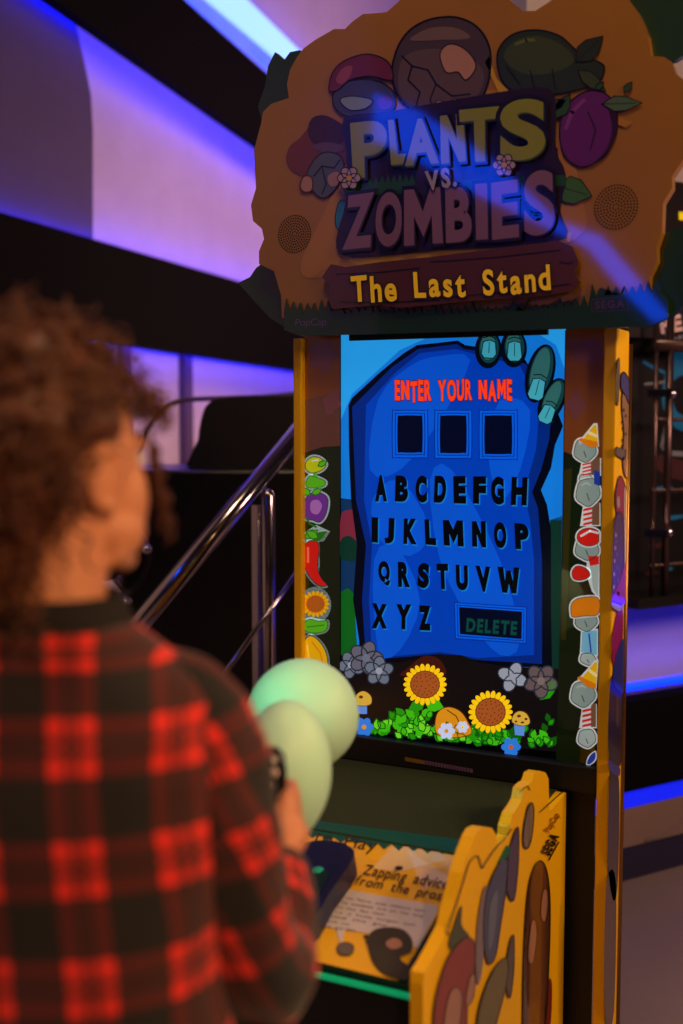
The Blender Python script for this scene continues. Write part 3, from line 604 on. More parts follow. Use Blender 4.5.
for px in ([(289, 104), (262, 122), (258, 106), (265, 86), (268, 66), (275, 52), (284, 60), (290, 52), (300, 50), (310, 60)],
           [(600, 10), (612, -30), (700, -40), (706, 30), (688, 52), (676, 60), (660, 64), (644, 60)],
           [(300, 335), (286, 328), (270, 318), (258, 305), (248, 294), (238, 283), (250, 277), (256, 268), (264, 262), (290, 262), (330, 300)],
           [(640, 240), (664, 236), (672, 230), (684, 226), (704, 226), (706, 280), (690, 300), (672, 316), (650, 326), (620, 326)]):
    MB().prism([onY(x, y, -.008) for x, y in px], (0, .02, 0), LV).build('leaf_backing', mq)
grass = [(284, 330), (284, 312)]
x = 286
while x < 440: grass += [(x, 306 + random.uniform(-4, 5) - (5 if x < 330 else 0)), (x+3, 313 + random.uniform(-2, 2))]; x += 7
while x < 664:
    base = 312 - (x-440)*.06; grass += [(x, base - random.uniform(2, 9) - (12 if x > 590 else 0)), (x+4, base + 3 - (10 if x > 590 else 0))]; x += 8
grass += [(668, 300), (668, 318), (650, 327), (600, 328), (340, 335), (300, 336)]
o = MB().prism([onY(x, y, -.046) for x, y in grass], (0, .006, 0), LV).build('grass_border', mq)
a = Art((0, -.0465, 0), (0, -1, 0)); pw = ink('mark_mauve', (120, 96, 150))
a.line('PopCap', (295, 326), (326, 325), 7, pw, 1, off=.0, gap=.06, slant=.15)
a.build('maker_mark', mq)
a = Art((0, -.0465, 0), (0, -1, 0))
a.line('SEGA', (595, 309), (625, 307), 8, ink('mark_violet', (92, 70, 120)), 1, off=.05, gap=.1)
a.stroke([(592, 312), (628, 310), (628, 297.5), (592, 299.5), (592, 312)], .7, ink('mark_violet', 0), 1)
a.build('maker_mark', mq)
# speaker grilles
for cx_, cy_, R_ in ((294.5, 234, 16), (616, 207, 21.5)):
    c3_ = onY(cx_, cy_, -.0405); e = onY(cx_+R_, cy_, -.0405); rad = (e-c3_).length*1.04
    m = MB(); hole = mat('speaker_hole', (26, 18, 12), .8)
    k = 0
    for ring in range(1, 8):
        n_ = int(ring*6.2)
        for i in range(n_):
            t = 2*math.pi*i/n_ + ring*.3; c_ = c3_ + Vector((math.cos(t), 0, math.sin(t)))*rad*ring/7.3; rr_ = .0021
            V = [c_ + Vector((math.cos(u*1.0472), 0, math.sin(u*1.0472)))*rr_ + Vector((0, -.0006, 0)) for u in range(6)]; m.add(V, [(0, 1, 2, 3, 4, 5)], hole)
    m.prism([c3_ + Vector((math.cos(2*math.pi*i/40), 0, math.sin(2*math.pi*i/40)))*rad for i in range(40)], (0, .0005, 0), ORG)
    m.build('speaker_grille', mq)
# artwork behind and around the words (plain stones, fruit, leaves and a barn-red cap)
a = Art((0, -.0405, 0), (0, -1, 0))
st1, st2, st3 = ink('rock', (112, 88, 84)), ink('rockdark', (84, 66, 70)), ink('rocklight', (134, 108, 100)); pk = ink('palepink', (206, 150, 132))
# warm glow shapes printed round the words
a.poly(smooth([(300, 270), (330, 200), (345, 150), (400, 110), (500, 90), (560, 130), (580, 190), (575, 240), (450, 262), (340, 276)]), ink('amber', (206, 140, 40)), 1)
a.poly([(350, 262), (340, 250), (420, 252), (556, 234), (572, 232), (570, 242), (470, 254), (360, 266)], ink('gold', (232, 178, 16)), 2)
# big boulder
a.poly(smooth([(392, 78), (396, 52), (408, 32), (428, 20), (454, 17), (476, 26), (489, 46), (490, 72), (482, 98), (466, 114), (430, 116), (404, 104)]), st2, 3, M_line, 2)
a.poly(smooth([(398, 84), (402, 60), (420, 50), (450, 50), (476, 62), (484, 78), (474, 100), (450, 112), (420, 108), (404, 100)]), st1, 4)
a.poly(smooth([(410, 40), (430, 28), (456, 28), (470, 38), (440, 40)]), st3, 4.5)
a.poly(smooth([(440, 54), (450, 44), (466, 50), (476, 66), (466, 80), (458, 72), (446, 72)]), pk, 5, M_line, 1.0)
a.stroke([(402, 56), (412, 66), (408, 80), (420, 92), (416, 106)], 1.6, M_line, 5); a.stroke([(412, 66), (428, 70), (436, 84), (452, 96), (470, 94)], 1.6, M_line, 5); a.stroke([(436, 84), (430, 100), (436, 112)], 1.2, M_line, 5)
for q in ((440, 104), (448, 108), (456, 102), (464, 106)): a.poly(ell(q[0], q[1], 4.5, 3.4, 20), ink('pebble', (186, 150, 150)), 5.5, M_line, .8)
# blue-grey stone with plum cap
a.poly(smooth([(334, 92), (346, 82), (372, 80), (392, 90), (394, 108), (374, 118), (346, 116), (334, 106)]), ink('bluestone', (74, 76, 110)), 6, M_line, 1.2)
a.poly(smooth([(329, 90), (333, 72), (346, 60), (368, 54), (388, 62), (392, 80), (370, 76), (350, 80), (338, 90)]), ink('plumcap', (128, 44, 70)), 7, M_line, 1.2)
a.poly(smooth([(336, 80), (342, 69), (352, 66), (350, 76), (342, 84)]), ink('rosecap', (178, 84, 110)), 8)
a.poly(smooth([(340, 100), (352, 96), (372, 100), (366, 108), (350, 110)]), ink('ice', (150, 170, 204)), 8, M_line, .8); a.poly(ell(385, 103, 8, 7), ink('plumcap', 0), 8)
# rust coloured shrub and small grey stone
a.poly(smooth([(286, 160), (290, 146), (300, 138), (312, 124), (326, 118), (344, 126), (350, 150), (340, 170), (310, 176), (294, 172)], 4), ink('rust', (132, 60, 32)), 3)
a.poly(smooth([(308, 134), (312, 118), (328, 116), (346, 130), (340, 144), (318, 146)], 3), ink('rustdark', (70, 30, 26)), 4)
a.poly(smooth([(312, 146), (326, 142), (344, 146), (340, 152), (322, 152)], 3), ink('violetshade', (110, 80, 110)), 5)
a.poly(smooth([(306, 178), (314, 160), (326, 152), (340, 156), (344, 170), (336, 188), (324, 198), (314, 192)], 3), ink('slate', (96, 104, 118)), 6, M_line, 1)
a.stroke([(314, 176), (322, 166), (334, 168), (340, 160)], 1.4, M_line, 7); a.stroke([(322, 166), (326, 184), (322, 194)], 1.2, M_line, 7)
a.poly(smooth([(328, 176), (338, 172), (338, 184), (330, 186)], 3), pk, 7.3); a.poly(smooth([(300, 186), (304, 176), (312, 178), (312, 190), (304, 192)], 3), pk, 7, ink('rust', 0), 1.4)
# blue fruit under it
a.poly(smooth([(336, 212), (341, 200), (352, 206), (356, 220), (346, 236), (336, 226)], 3), ink('skyfruit', (46, 146, 206)), 3, M_line, .9)
# green gourd at top right
gg, gd = ink('gourd', (70, 84, 30)), ink('gourdshade', (46, 60, 26))
a.poly(smooth([(497, 60), (502, 44), (516, 33), (538, 30), (560, 36), (576, 50), (590, 58), (604, 66), (600, 80), (584, 88), (556, 94), (524, 94), (504, 84)]), gd, 4, M_line, 1.6)
a.poly(smooth([(504, 58), (514, 42), (536, 36), (560, 44), (574, 60), (556, 72), (524, 74)]), gg, 5)
a.stroke([(516, 44), (526, 40), (534, 40)], 3, ink('gourdlight', (116, 126, 60)), 6)
for q in ((506, 66, 520, 84), (530, 70, 536, 92), (552, 68, 556, 90)): a.stroke([(q[0], q[1]), (q[2], q[3])], 1.2, M_line, 6)
a.leaf(576, 62, 603, 36, .30, gd, 6, M_line, M_line); a.leaf(578, 70, 606, 92, .22, gg, 6, M_line)
a.poly([(485, 62), (489, 56), (496, 78), (510, 92), (498, 92)], ink('gold', 0), 3)
# purple fruit with pale green rind
pf, pd = ink('plum', (116, 40, 136)), ink('plumdark', (56, 18, 52))
a.poly(smooth([(560, 140), (561, 120), (570, 102), (588, 91), (606, 94), (616, 108), (617, 128), (610, 148), (600, 160), (582, 167), (566, 158)]), pf, 6, M_line, 1.4)
a.poly(smooth([(590, 166), (606, 150), (612, 128), (608, 106), (616, 112), (617, 132), (610, 148), (600, 160)]), pd, 7)
a.leaf(602, 104, 642, 103, .22, ink('rind', (92, 124, 92)), 8, M_line, M_line)
a.stroke([(588, 112), (596, 130), (590, 150)], 1.2, pd, 7.5)
a.stroke([(566, 128), (572, 112), (584, 100)], 4, ink('plumlight', (150, 70, 170)), 7)
for q in ((556, 118, 570, 94), (548, 108, 566, 100), (596, 90, 604, 82), (624, 92, 632, 82)): a.leaf(q[0], q[1], q[2], q[3], .3, LV2, 8, M_line)
a.leaf(556, 186, 592, 196, .42, ink('leafbright', (76, 128, 34)), 6, M_line, M_line); a.stroke([(540, 130), (556, 150), (556, 186)], 4, ink('stem', (110, 52, 110)), 5)
a.poly([(604, 112), (632, 122), (626, 128), (612, 122)], ink('amber', 0), 5)
# dark plate of the title
a.poly(smooth([(344, 118), (384, 112), (430, 104), (500, 92), (548, 88), (556, 110), (556, 150), (566, 175), (560, 210), (566, 238), (520, 246), (440, 250), (380, 256), (344, 256), (336, 240), (346, 200), (346, 150)], 3), ink('titleback', (46, 26, 32)), 10)
# turf between the words
tf = ink('turf', (40, 92, 30)); P_ = []
x = 340
while x < 566: P_ += [(x, 178 - (x-340)*.05 + random.uniform(-3, 2)), (x+3, 186 - (x-340)*.05)]; x += 6
a.poly(P_ + [(566, 186), (520, 186), (440, 192), (345, 196)], tf, 11)
a.poly(smooth([(416, 192), (418, 170), (434, 162), (456, 162), (462, 176), (458, 192), (440, 196)], 3), ink('plate', (58, 42, 66)), 12)
a.build('printed_art', mq)
a = Art((0, -.0405, 0), (0, -1, 0))
gc, gs = ink('lettergreen', (158, 162, 14)), ink('lettergreenedge', (70, 92, 30)); zc, zs = ink('lettermauve', (150, 104, 136)), ink('lettermauveedge', (60, 36, 56))
for li, (ch, q) in enumerate((('P', [(350, 123), (387, 119), (386, 176), (353, 178)]), ('L', [(388, 120), (403, 119), (412, 163), (391, 165)]), ('A', [(406, 120), (434, 117), (439, 163), (405, 166)]), ('N', [(440, 116), (463, 113), (466, 161), (441, 164)]), ('T', [(459, 110), (499, 106), (498, 160), (462, 163)]), ('S', [(500, 101), (546, 97), (545, 158), (500, 162)]))):
    a.letter(ch, q, gc, 26 + li*.9, .042, out=M_line, oo=.05, shadow=gs, sh=(1.2, 1.6))
for li, (ch, q) in enumerate((('Z', [(346, 196), (374, 192), (372, 247), (342, 250)]), ('O', [(376, 193), (402, 191), (402, 245), (375, 248)]), ('M', [(404, 190), (440, 187), (443, 243), (404, 246)]), ('B', [(445, 188), (471, 186), (472, 241), (446, 243)]), ('I', [(475, 184), (487, 183), (488, 239), (476, 240)]), ('E', [(491, 183), (518, 179), (519, 237), (492, 240)]), ('S', [(524, 173), (554, 168), (555, 232), (524, 238)]))):
    a.letter(ch, q, zc, 26 + li*.9, .042, out=M_line, oo=.05, shadow=zs, sh=(1.2, 1.4))
a.line('VS.', (426, 189), (457, 186), 19, ink('letterpale', (190, 172, 190)), 34, off=.04, out=M_line, jit=.04)
for x, y in ((349, 178), (504, 165)): a.flower(x, y, 9.5, ink('blossom', (206, 170, 176)), ink('gold', 0), 35, 6, .7, M_line)
a.build('title_lettering', mq)
plank = [(322, 277), (331, 264), (345, 267), (380, 262), (430, 257), (500, 248), (548, 242), (556, 240), (572, 246), (579, 262), (574, 272), (580, 282), (572, 291), (540, 296), (470, 301), (400, 308), (380, 305), (332, 309), (327, 296), (331, 288)]
pl_ = MB().prism([onY(x, y, -.058) for x, y in plank], (0, .012, 0), mat('plank_brown', (84, 42, 34), .4, coat=1)).build('name_plank', mq)
a = Art((0, -.0585, 0), (0, -1, 0))
for q in ((336, 274, 420, 268), (430, 262, 560, 250), (340, 302, 440, 300), (450, 297, 570, 284), (560, 262, 574, 262)): a.stroke([(q[0], q[1]), ((q[0]+q[2])/2, (q[1]+q[3])/2+1.4), (q[2], q[3])], 1, M_line, 1)
a.line('The Last Stand', (352, 302), (551, 290), 25, mat('bright_yellow_letters', (240, 190, 8), .4, emit=.12, vary=.15, scale=20), 6, off=.03, out=M_line, oo=.035, gap=.12, jit=.05)
a.build('plank_lettering', mq)

# ---- the control deck
M_felt = mat('dark_green_felt', (40, 52, 28), .95, bump=.5, bscale=300, scale=200, vary=.35)
YB, ZB, YF, ZF = -.45, .742, -.76, .638
m = MB().prism([(-.313, 0, .05), (-.313, 0, .72), (-.313, YB, .72), (-.313, YF, ZF-.02), (-.313, YF, .05)], (.576, 0, 0), M_cab); m.build('deck_box', cab)
MB().box((-.313, YB-.004, .72), (.263, .0, .745), M_felt).build('felt_shelf', cab)
pn = Vector((0, -(ZB-ZF), (YB-YF))).normalized(); pn = Vector((0, -(ZB-ZF), -(YF-YB))).normalized()
p0 = Vector((0, YB, ZB))
pb = MB().prism([(-.313, YB, ZB), (.263, YB, ZB), (.263, YF, ZF), (-.313, YF, ZF)], -pn*.018, M_cab).build('instruction_panel', cab)
a = Art(p0 + pn*.0005, pn)
py = mat('poster_yellow', (246, 188, 20), .3, coat=1, vary=.1); pp = mat('poster_cream', (240, 206, 150), .3, coat=1); ptl = mat('poster_teal', (18, 84, 70), .4); pwh = mat('poster_white', (214, 206, 216), .3, coat=1); pink_ = mat('poster_ink', (58, 38, 16), .4)
a.poly([(313, 838), (455, 858), (470, 862), (398, 981), (306, 959)], py, 1)
zz = [(250, 818)]
for i in range(34): zz.append((262+i*7.2, 829+i*.9 + (4 if i % 2 else -2) + random.uniform(-1.5, 1.5)))
a.poly([(250, 812)] + zz[1:] + [(510, 855), (510, 846)], ptl, 4)
a.poly([(262, 830), (330, 836), (400, 845), (460, 854), (452, 872), (380, 862), (340, 856), (300, 900), (262, 900)], py, 2)
a.poly([(392, 846), (440, 850), (446, 860), (400, 872), (372, 868)], pp, 3)
a.line('How to Play', (262, 834), (375, 851), 12, pink_, 6, off=.0, gap=.1, slant=.25)
a.line('Zapping advice', (362, 874), (446, 889), 10, pink_, 6, off=.01, gap=.1, slant=.3)
a.line('from the pros', (354, 884), (440, 900), 9, pink_, 6, off=.01, gap=.1, slant=.3)
a.poly([(344, 889), (438, 906), (436, 914), (418, 948), (376, 934), (345, 930), (341, 946), (336, 929), (317, 925)], pwh, 4)
for q in range(7):
    x0 = 341-q*3.6; y0 = 896+q*4.6
    a.line(['You have one minute left', 'The zombies are on the way', 'you may like them', 'Try a little longer and', 'mind the gap', 'Thank you', 'The garden'][q], (x0, y0+2), (x0+[84, 86, 50, 84, 60, 26, 36][q], y0+2+[84, 86, 50, 84, 60, 26, 36][q]*.17), 2.6, mat('poster_ink_mauve', (92, 70, 96), .5), 6, off=.0, gap=.15, slant=.2)
a.blob([(337, 948), (341, 943), (350, 943), (354, 948), (350, 955), (340, 954)], ink('stone', 0), 6, M_line, .8)
dgs = mat('poster_shadow_grey', (62, 56, 44), .4); a.blob([(368, 940), (374, 930), (390, 927), (404, 930), (412, 940), (411, 952), (400, 958), (410, 968), (406, 980), (384, 974), (372, 960)], dgs, 7)
a.blob([(386, 942), (393, 938), (400, 940), (402, 946), (394, 949), (388, 947)], ink('palepink', 0), 8)
for q in range(5): a.poly(ell(367+q*2.2, 937+q*5.5, 3.6, 2.2, 20), dgs, 7.5)
a.poly(ell(399, 868, 4, 2.2), pink_, 7)
a.build('printed_art', pb)
lz = onY(360, 985, YF-.004).z
MB().box((-.31, YF-.007, lz-.004), (.263, YF, lz+.004), mat('green_led', (10, 170, 110), .5, emit=.45)).build('light_strip', cab)
# gun cradle on the deck
Q = [hit(x, y, p0 + pn*.045, pn) for x, y in smooth([(262, 862), (292, 850), (312, 841), (334, 841), (347, 845), (354, 856), (330, 892), (306, 926), (262, 918)], 3)]
ck = MB().prism(Q, -pn*.045, mat('navy_plastic', (22, 30, 72), .35)).build('gun_cradle', cab, bevel=.004)
tp = hit(318, 870, p0 + pn*.046, pn); MB().ball(tp, (.010, .012, .005), mat('teal_button', (30, 150, 110), .3, emit=.25)).build('button', ck)
MB().prism([hit(x, y, p0 + pn*.0455, pn) for x, y in [(280, 866), (330, 872), (306, 918), (268, 912)]], pn*.002, mat('bottle_green_plastic', (10, 52, 40), .35)).build('cradle_plate', ck)
# scalloped yellow deck sides
sil = [(410, 982), (411, 970), (415.5, 963), (425, 946), (436, 925), (443, 898), (449, 871), (456, 850), (462, 835), (466, 828), (472, 825), (480, 826), (484, 832), (487, 846), (497, 835), (498, 824), (502, 812), (507, 805), (511, 798), (513, 787), (518, 782), (521, 781), (524, 772), (529, 769.5), (535, 771), (538, 777), (539, 811)]
P3 = [onX(x, y, .263) for x, y in sil]; P3.append(Vector((.263, -.012, P3[-1].z+.008)))
P3 = P3 + [Vector((.263, -.012, 0)), Vector((.263, P3[0].y, 0))]
for dx in (0, -.598):
    o = MB().prism([p + Vector((dx, 0, 0)) for p in P3], (.022, 0, 0), M_yel).build('deck_side', cab, bevel=.003)
    if dx == 0: dside = o
a = Art((.2862, 0, 0), (1, 0, 0)); M_thin = M_line
a.stroke(smooth([(449, 935), (458, 900), (464, 880), (470, 862), (478, 856), (482, 868), (486, 862), (496, 848), (504, 840), (508, 835)], 3)[:-3], 1.2, M_line, 2)
a.stroke([(520, 792), (524, 788), (528, 786), (530, 790)], 1, M_line, 2); a.stroke([(540, 812), (562, 792)], 1.2, M_line, 1)
a.blob([(524, 845), (524, 830), (528, 808), (532, 803), (534, 812), (532, 836), (528, 848)], ink('palegrey', (150, 140, 130)), 3, M_line, 1.2)
bd = ink('bluefruit', (60, 88, 150)); bdl = ink('bluefruitlight', (110, 134, 176))
a.blob([(484, 930), (486, 900), (492, 878), (502, 860), (508, 862), (506, 890), (500, 930), (496, 955), (490, 964), (486, 955)], bd, 4, M_line, 1.2); a.blob([(488, 940), (490, 906), (496, 890), (498, 900), (494, 936), (490, 950)], bdl, 5)
a.blob([(507, 880), (510, 850), (517, 828), (519, 836), (518, 870), (514, 900), (508, 893)], ink('indigo', (66, 58, 120)), 4, M_line, 1.2)
a.blob([(478, 920), (484, 888), (488, 892), (484, 930), (483, 965), (478, 985), (476, 960)], ink('lavender', (150, 140, 160)), 3)
a.blob([(434, 1024), (438, 990), (450, 955), (466, 938), (475, 945), (474, 975), (468, 1000), (464, 1040), (440, 1060)], ink('capred', (164, 40, 34)), 5, M_line, 1.2)
a.blob([(446, 1010), (452, 990), (460, 990), (462, 1005), (456, 1040), (444, 1040)], pk, 6, M_line, .8); a.blob([(466, 1000), (470, 978), (475, 975), (474, 996), (468, 1006)], pk, 6, M_line, .8)
a.blob([(449, 945), (456, 920), (462, 905), (462, 925), (470, 938), (458, 950)], ink('leafdeep', (56, 84, 34)), 4)
a.blob([(478, 1030), (482, 1000), (494, 970), (506, 958), (508, 975), (500, 1010), (490, 1040)], ink('olivefruit', (120, 116, 44)), 6, M_line, 1.2); a.blob([(506, 975), (510, 945), (514, 936), (514, 970), (510, 998)], ink('olivedark', (84, 78, 70)), 5, M_line, 1)
a.blob([(524, 1000), (526, 930), (530, 885), (538, 862), (546, 868), (550, 900), (549, 960), (544, 1030), (526, 1040)], ink('tuberbrown', (96, 54, 34)), 5, M_line, 1.4)
a.blob([(541, 915), (543, 892), (547, 890), (548, 905), (545, 922)], pk, 6, M_line, .8); a.blob([(528, 955), (531, 925), (535, 920), (537, 935), (534, 960), (530, 964)], pk, 6, M_line, .8)
a.blob([(545, 1010), (549, 980), (552, 985), (551, 1020), (546, 1050)], ink('capred', 0), 5)
a.line('PopCap', (549, 833), (560, 815), 6, ink('capred', 0), 4, off=.02, gap=.1); a.line('SEGA', (549, 856), (559, 836), 9, M_line, 4, off=.06, gap=.1); a.stroke([(549, 860), (559, 842)], 1.2, M_line, 4)
a.build('printed_art', dside)
# ================================================================== the woman, her controller and the balloons
def pl(x, y, dep): return at(x, y, dep)
O = CAM + RT*-.296*1.0 + FH*1.2; O = Vector((O.x, O.y, 0))     # the floor under her
def B3(x, y, z): return O + RT*x + FH*y + Z*z
def cap(mb, chain, m, n=20):      # round-ended tapering limb through the points
    pts = [B3(*c[:3]) for c in chain]; rs = [c[3] for c in chain]
    mb.tube(pts, rs, m, n)
    mb.ball(pts[0], rs[0], m, n, 10); mb.ball(pts[-1], rs[-1], m, n, 10)
def blend(chain, k=4):            # smooth the chain of (x, y, z, r)
    n = len(chain); out = []
    for i in range(n-1):
        p0, p1, p2, p3 = chain[max(i-1, 0)], chain[i], chain[i+1], chain[min(i+2, n-1)]
        for j in range(k):
            t = j/k; out.append(tuple(.5*(2*p1[a] + (p2[a]-p0[a])*t + (2*p0[a]-5*p1[a]+4*p2[a]-p3[a])*t*t + (3*p1[a]-p0[a]-3*p2[a]+p3[a])*t**3) for a in range(4)))
    out.append(chain[-1]); return out
SKIN = mat('warm_skin', (196, 132, 98), .5, vary=.06, scale=14, sss=.08)
FA = math.radians(34)             # the face is turned to the right
fdir = RT*math.sin(FA) + FH*math.cos(FA); sdir = RT*math.cos(FA) - FH*math.sin(FA)    # forward of the face, her right
HC = B3(.006, .02, 1.490)
HROT = Matrix((sdir, fdir, Z)).transposed()
def HP(x, y, z): return HC + sdir*x + fdir*y + Z*z
m = MB()
def skull(u, q):
    q = q.copy()
    if u.z < 0: q.x *= 1 + .18*u.z; q.y = q.y*(1 + .10*u.z) + .012*(-u.z)
    if u.y > .3: q.y *= .96
    return q
m.ball(HC + Z*.012, (.074, .093, .108), SKIN, 32, 24, HROT, skull)
m.ball(HP(0, .052, -.062), (.045, .038, .045), SKIN, 20, 12, HROT)                 # jaw and chin
m.ball(HP(0, .080, -.088), (.018, .013, .014), SKIN)
for sx in (-1, 1):
    m.ball(HP(.038*sx, .048, -.026), (.030, .034, .052), SKIN, 20, 14, HROT)         # cheeks
    m.ball(HP(.040*sx, .040, -.058), (.030, .036, .034), SKIN, 16, 10, HROT)
    m.tube([HP(.052*sx, .02, -.075), HP(.03*sx, .066, -.092)], [.018, .014], SKIN)
    m.ball(HP(.028*sx, .078, .030), (.024, .012, .008), SKIN, 16, 8, HROT)         # brow
    ear = [HP(sx*(.077+.004*math.sin(t)), -.008 + .017*math.cos(t), .0 + .030*math.sin(t)) for t in [2*math.pi*i/20 for i in range(20)]]
    m.tube(ear, .0052, SKIN, 8, closed=True); m.ball(HP(.073*sx, -.006, 0), (.006, .015, .028), SKIN, 12, 8, HROT); m.ball(HP(.076*sx, .002, -.031), (.006, .008, .009), SKIN, 10, 8, HROT)
m.tube([HP(0, .090, .022), HP(0, .104, -.004), HP(0, .112, -.018)], [.007, .009, .010], SKIN, 12); m.ball(HP(0, .110, -.019), (.012, .011, .010), SKIN)
for sx in (-1, 1): m.ball(HP(.011*sx, .103, -.022), (.008, .008, .007), SKIN)
m.ball(HP(0, .093, -.050), (.022, .010, .006), SKIN, 16, 8, HROT); m.ball(HP(0, .091, -.060), (.019, .011, .007), SKIN, 16, 8, HROT)
cap(m, blend([(0, .0, 1.22, .060), (.004, .004, 1.33, .053), (.006, .012, 1.40, .052), (.008, .02, 1.46, .056)]), SKIN)
# trunk, legs, arms under the clothes
cap(m, blend([(0, 0, .86, .125), (0, 0, .95, .115), (0, 0, 1.08, .105), (0, 0, 1.2, .11), (0, 0, 1.25, .09)]), SKIN)
for sx in (-1, 1):
    cap(m, blend([(.09*sx, 0, .86, .085), (.095*sx, .01, .66, .072), (.095*sx, .015, .46, .052), (.097*sx, 0, .30, .050), (.1*sx, -.01, .09, .034)]), SKIN)
    m.tube([B3(.1*sx, -.02, .05), B3(.105*sx, .10, .035), B3(.11*sx, .17, .025)], [.035, .038, .022], SKIN); m.ball(B3(.1*sx, -.025, .045), .036, SKIN); m.ball(B3(.11*sx, .17, .027), .022, SKIN)
    m.tube([B3(.05*sx, 0, 1.24), B3(.165*sx, 0, 1.235)], [.07, .05], SKIN)
SH, EL, WR = (.150, .0, 1.225), (.208, .03, .958), (.222, .222, 1.020)
cap(m, blend([(*SH, .046), (.176, .008, 1.09, .042), (*EL, .036)]), SKIN); cap(m, blend([(*EL, .036), (.217, .12, .985, .033), (*WR, .024)]), SKIN)
LEL, LWR = (-.245, .0, .955), (-.20, .20, .96)
cap(m, blend([(-.165, 0, 1.225, .050), (-.21, -.01, 1.09, .043), (*LEL, .036)]), SKIN); cap(m, blend([(*LEL, .036), (-.23, .1, .955, .034), (*LWR, .024)]), SKIN)
# right hand closed round the controller
def seg(ch): cap(m, [ch[0]] + [(c[0]+.009, c[1], c[2]-.016, c[3]) for c in ch[1:]] if ch[0][:3] == WR else [(c[0]+.009, c[1], c[2]-.016, c[3]) for c in ch] if ch[0][0] > 0 else ch, SKIN, 12)
seg([(*WR, .023), (.222, .252, 1.046, .026)])
m.ball(B3(.228, .272, 1.042), (.018, .036, .040), SKIN, 18, 12, Matrix((RT, FH, Z)).transposed())
seg([(.221, .25, 1.034, .020), (.221, .29, 1.042, .016)]); seg([(.221, .25, 1.052, .020), (.221, .296, 1.080, .015)])
for k, (z, L_) in enumerate(((1.088, 1.0), (1.070, 1.06), (1.051, 1.0), (1.034, .84))):
    kx = .224 - .002*k
    seg([(kx, .288, z-.002, .0105), (kx-.001, .308+.006*L_, z+.001, .0095), (kx-.017, .322+.006*L_, z+.002, .0088), (kx-.036*L_, .318, z+.001, .0080), (kx-.046*L_, .306, z, .0074)])
seg([(.212, .248, 1.046, .015), (.202, .243, 1.067, .0125), (.192, .248, 1.086, .0105), (.184, .262, 1.098, .009)])
# left hand, relaxed
m.ball(B3(-.192, .245, .958), (.038, .042, .016), SKIN, 18, 12, Matrix((RT, FH, Z)).transposed()); seg([(*LWR, .022), (-.194, .235, .96, .022)])
for k, L_ in enumerate((.8, .97, 1.0, .92)):
    x = -.222 + k*.020; seg([(x, .275, .960, .0095), (x+.001, .275+.032*L_, .956, .0088), (x+.002, .275+.055*L_, .944, .008), (x+.002, .275+.064*L_, .928, .0072)])
seg([(-.160, .235, .956, .013), (-.142, .262, .950, .0105), (-.136, .288, .944, .0088)])
raw = m.build('raw_body')
rm = raw.modifiers.new('r', 'REMESH'); rm.mode = 'VOXEL'; rm.voxel_size = .0042
sm = raw.modifiers.new('s', 'SMOOTH'); sm.iterations = 3; sm.factor = .5
bpy.context.view_layer.update()
me = bpy.data.meshes.new_from_object(raw.evaluated_get(bpy.context.evaluated_depsgraph_get()))
bpy.data.objects.remove(raw)
me.name = 'person'; me.transform(Matrix.Translation(-O)); me.materials.clear(); me.materials.append(SKIN)
for p in me.polygons: p.use_smooth = True
woman = bpy.data.objects.new('person', me); COL.objects.link(woman); woman.location = O
tag(woman, 'person from behind, curly brown hair, red and black plaid shirt, gripping a black controller', 'person')
# eyes, brows, lips
for sx in (-1, 1):
    e = MB().ball(HP(.030*sx, .080, .012), .0115, mat('eye_white', (220, 214, 208), .2)).ball(HP(.031*sx, .0875, .012), (.0055, .0055, .0055), mat('dark_iris', (40, 24, 16), .15)).build('eye', woman)
    MB().tube([HP(.014*sx, .095, .033), HP(.03*sx, .092, .039), HP(.048*sx, .080, .034)], [.0022, .003, .0016], mat('brow_hair', (36, 22, 16), .8), 8).build('eyebrow', woman)
